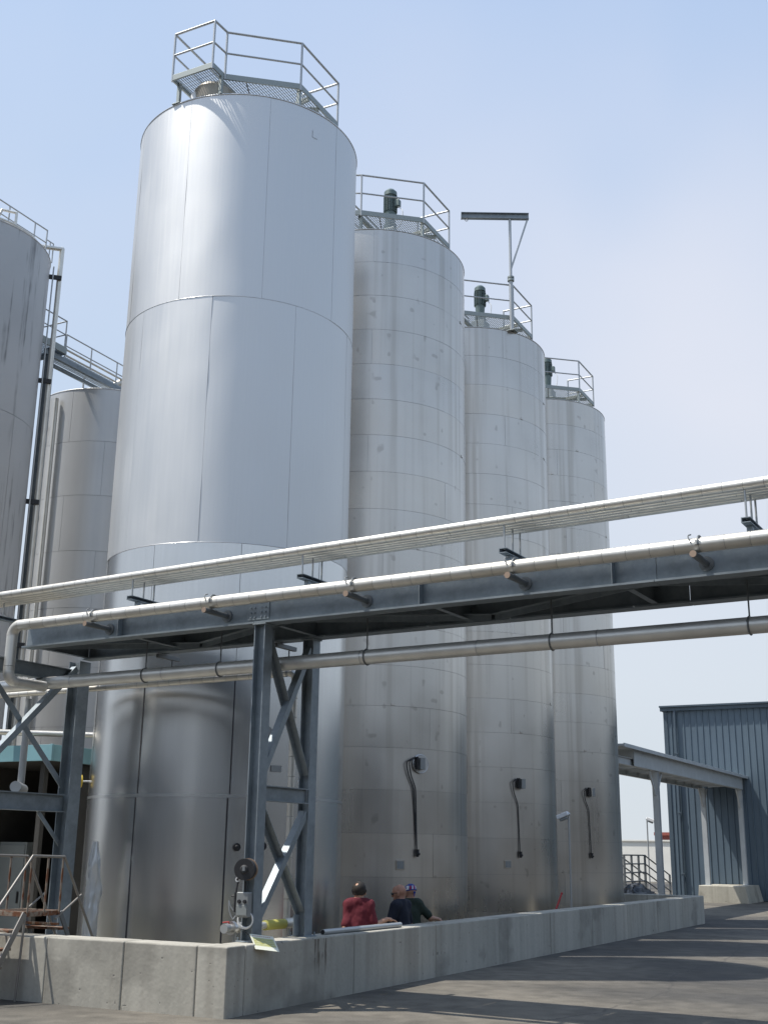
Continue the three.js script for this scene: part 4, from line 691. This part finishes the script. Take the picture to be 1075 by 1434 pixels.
// local frame: +z is where the person faces, x to the left hand, y up
function person(label, o) {
  const root = thing('person', label, 'person', o.pos, o.turn, 'men standing in the basin by the wall'); const s = o.h / 1.75, j = o.j;
  const S = (...a) => a.map(v => v * s);
  const sk = j.lean || 0, pel = S(0, .93, 0), ch = S(0, 1.24, sk * .5), nk = S(0, 1.45, sk), sh = [S(.142, 1.395, sk), S(-.142, 1.395, sk)];
  const arms = [j.L, j.R].map((a, i) => ({ s: sh[i], e: S(...a.e), w: S(...a.w) }));
  const torso = g => [cap(S(0, .92, 0), .135 * s + g, S(0, 1.05, sk * .2), .112 * s + g, 1.10, .9), cap(S(0, 1.05, sk * .2), .115 * s + g, S(0, 1.29, sk * .8), .115 * s + g, 1.08, .88), cap(S(-.10, 1.385, sk), .062 * s + g, S(.10, 1.385, sk), .062 * s + g), ...[-1, 1].map(q => cap(S(q * .02, 1.452, sk - .012), .050 * s + g, S(q * .14, 1.405, sk), .048 * s + g))];
  const hd = S(0, 1.572, sk + .03), R = new THREE.Euler(j.head[0], j.head[1], j.head[2], 'YXZ'), H = (x, y, z) => V(x, y, z).applyEuler(R).multiplyScalar(s).add(V(...hd)).toArray();
  const headCaps = [cap(H(0, .035, -.018), .094 * s, H(0, .03, .02), .088 * s, .9, 1), cap(H(0, -.02, .03), .068 * s, H(0, -.075, .052), .046 * s, .95, 1), cap(H(0, .012, .092), .012 * s, H(0, -.022, .112), .0165 * s), cap(H(-.03, -.062, .078), .012 * s, H(.03, -.062, .078), .012 * s), cap(H(-.035, .026, .083), .015 * s, H(.035, .026, .083), .015 * s), cap(H(.083, .012, -.005), .014 * s, H(.087, -.03, 0), .011 * s), cap(H(-.083, .012, -.005), .014 * s, H(-.087, -.03, 0), .011 * s), cap(H(0, -.05, -.02), .062 * s, nk, .058 * s)];
  const legs = [[.1, 1], [-.1, -1]].flatMap(([x, q]) => [cap(S(x, .90, 0), .090 * s, S(x * 1.15, .50, .015), .058 * s), cap(S(x * 1.15, .50, .015), .055 * s, S(x * 1.2, .09, -.02), .040 * s), cap(S(x * 1.2, .06, -.03), .045 * s, S(x * 1.4, .045, .15), .036 * s)]);
  const armC = (g, full) => arms.flatMap(a => full ? [cap(a.s, .056 * s, a.e, .041 * s), cap(a.e, .041 * s, a.w, .028 * s)] : [cap(a.s, .050 * s + g, V(...a.s).lerp(V(...a.e), .82).toArray(), .046 * s + g)]);
  const hands = arms.flatMap((a, i) => handCaps(a.w, (i ? j.R : j.L).d || V(...a.w).sub(V(...a.e)).toArray(), (i ? j.R : j.L).t || [0, 0, 1], (i ? j.R : j.L).n || [i ? 1 : -1, 0, 0]));
  const bodyF = capField([...torso(0), ...armC(0, true), ...legs, cap(nk, .060 * s, H(0, -.07, -.01), .058 * s)], .045 * s), headF = capField(headCaps, .022 * s), handF = capField(hands.concat(arms.map(a => cap(V(...a.w).lerp(V(...a.e), .15).toArray(), .030 * s, a.w, .028 * s))), .008);
  const bb = (cs, m = .16) => { const lo = [9, 9, 9], hi = [-9, -9, -9]; for (const c of cs) for (const q of [0, 4]) for (let i = 0; i < 3; i++) { lo[i] = Math.min(lo[i], c[q + i] - m); hi[i] = Math.max(hi[i], c[q + i] + m); } return [lo, hi]; };
  const geos = [meshField(bodyF, ...bb([...torso(0), ...armC(0, true), ...legs], .2), .02), meshField(headF, ...bb(headCaps, .13), .007)];
  for (let i = 0; i < 2; i++) geos.push(meshField(handF, ...bb(hands.slice(i * 15, i * 15 + 15), .035), .005));
  const body = part('body', mergeGeometries(geos), skinT[o.skin], root);
  const shirtC = [...torso(.018), ...armC(.016, false)]; const sf0 = capField(shirtC, .05 * s); const nz = fbm(7, 7, 3, 400 + o.skin);
  const sf = (x, y, z) => Math.max(sf0(x, y, z) + (nz(x * 1.6 + .5, y * .8 + z * 1.1) - .5) * .030 - .004, .86 * s - y, y - (1.50 - .45 * Math.max(0, z / s - sk)) * s);
  part('shirt', meshField(sf, ...bb(shirtC, .24), .016), o.shirt, root);
  const pc = [cap(S(0, .90, 0), .145 * s, S(0, .96, 0), .142 * s, 1.22, .9), ...[.1, -.1].flatMap(x => [cap(S(x, .88, 0), .105 * s, S(x * 1.15, .50, .015), .078 * s), cap(S(x * 1.15, .50, .015), .078 * s, S(x * 1.2, .1, -.015), .068 * s)])];
  part('trousers', meshField(capField(pc, .04), ...bb(pc, .2), .022), o.trousers, root);
  for (const x of [1, -1]) part('shoe', meshField(capField([cap(S(x * .12, .055, -.05), .05 * s, S(x * .14, .05, .16), .045 * s)], .01), S(x * .13 - .12, -.02, -.15), S(x * .13 + .12, .16, .28), .02), M.black, root);
  for (const x of [-1, 1]) { const e = part('eye', ball(H(x * .032, .008, .083), .012 * s, 10), M.whitePlastic, root); part('iris', ball(H(x * .032, .008, .0915), .006 * s, 8), M.black, e); }
  o.extra(root, H, s, headF);
  return root;
}
const dome = (r, cut) => { const g = new THREE.SphereGeometry(r, 28, 18, 0, Math.PI * 2, 0, cut); return g; };
function hairShell(H, s, f, thick, keep, mat, root, name) {  // grown off the head field
  const lo = H(0, 0, 0).map(v => v - .2), hi = H(0, 0, 0).map(v => v + .2), C = V(...H(0, 0, 0)), X = V(...H(1, 0, 0)).sub(C).normalize(), Y = V(...H(0, 1, 0)).sub(C).normalize(), Z = V(...H(0, 0, 1)).sub(C).normalize(), q = V(0, 0, 0);
  const g = (x, y, z) => { q.set(x, y, z).sub(C).divideScalar(s); return Math.max(f(x, y, z) - thick, keep(q.dot(X), q.dot(Y), q.dot(Z)) * s); };
  return part(name, meshField(g, lo, hi, .008), mat, root);
}
const hairDark = std({ color: lin(.018, .014, .011), roughness: .75 }), jeans = cloth(.05, .065, .10, 601);
{
  const aim = (dx, dz) => Math.atan2(dx, dz);
  person('man in a dark red shirt resting a hand on the wall top', {
    pos: [-.71, FLOOR, -4.24], turn: aim(-.52, -.85), h: 1.80, skin: 0, shirt: cloth(.115, .010, .020, 611), trousers: jeans,
    j: { lean: .03, head: [.12, -.35, 0], L: { e: [.185, 1.10, -.06], w: [.18, .86, .05] }, R: { e: [-.20, 1.14, -.02], w: [-.39, 1.215, .12], d: [-1, -.08, .3], t: [.2, 0, 1], n: [0, -1, 0] } },
    extra(root, H, s, f) { hairShell(H, s, f, .010, (x, y, z) => Math.max(-(y - (-.058 + .125 * smooth(-.045, .07, z) + .25 * Math.abs(x) * (z < -.02 ? .5 : 1))), z - .07, -(Math.hypot(x - .012, y - .085, z + .088) - .026)), hairDark, root, 'hair'); }
  });
  person('bald man in a navy shirt and sunglasses with folded arms', {
    pos: [-.70, FLOOR, -5.62], turn: aim(-.99, -.12), h: 1.74, skin: 1, shirt: cloth(.011, .014, .028, 612), trousers: jeans,
    j: { lean: .05, head: [.14, .35, 0], L: { e: [.24, 1.13, .10], w: [.02, 1.16, .25], d: [-1, .12, -.1], t: [0, 1, 0], n: [0, 0, -1] }, R: { e: [-.26, 1.12, .06], w: [-.02, 1.11, .22], d: [1, .1, -.1], t: [0, 1, 0], n: [0, 0, -1] } },
    extra(root, H, s, f) { const g = part('sunglasses', [ball(H(.034, .008, .094), .026 * s, 12), ball(H(-.034, .008, .094), .026 * s, 12), rod(H(-.03, .012, .11), H(.03, .012, .11), .005), rod(H(.055, .012, .09), H(.092, .012, -.01), .005), rod(H(-.055, .012, .09), H(-.092, .012, -.01), .005)], M.glassDark, root); }
  });
  person('man in a dark green shirt with a flag print bandana, hand on the wall', {
    pos: [-.86, FLOOR, -6.24], turn: aim(-.78, -.62), h: 1.73, skin: 2, shirt: cloth(.018, .030, .020, 613), trousers: cloth(.03, .03, .03, 614),
    j: { lean: .04, head: [.10, .15, 0], L: { e: [.22, 1.10, .0], w: [.2, .88, .12] }, R: { e: [-.30, 1.20, -.05], w: [-.46, 1.18, .02], d: [-.8, -.25, .2], t: [0, .3, 1], n: [0, -1, .2] } },
    extra(root, H, s, f) {
      const blue = std({ color: lin(.02, .045, .22), roughness: .8 }), wh = std({ color: lin(.62, .60, .60), roughness: .8 }), rd = std({ color: lin(.36, .03, .04), roughness: .8 });
      const b = hairShell(H, s, f, .010, (x, y, z) => -(y - .022 + z * .10), blue, root, 'bandana');
      [-.075, -.045, -.015, .015, .04].forEach((c, i) => hairShell(H, s, f, .013, (x, y, z) => Math.max(-(y - .034 + z * .1), y - .105, Math.abs(x - .045 - c + (y - .05) * .3) - .0095, z + .01), i % 2 ? rd : wh, b, 'stripe'));
      part('knot', [ball(H(0, .0, -.125), .02 * s, 8), rod(H(0, .0, -.125), H(.02, -.06, -.14), .012 * s, .006)], blue, b);
    }
  });
}
renderer.render(scene, camera);
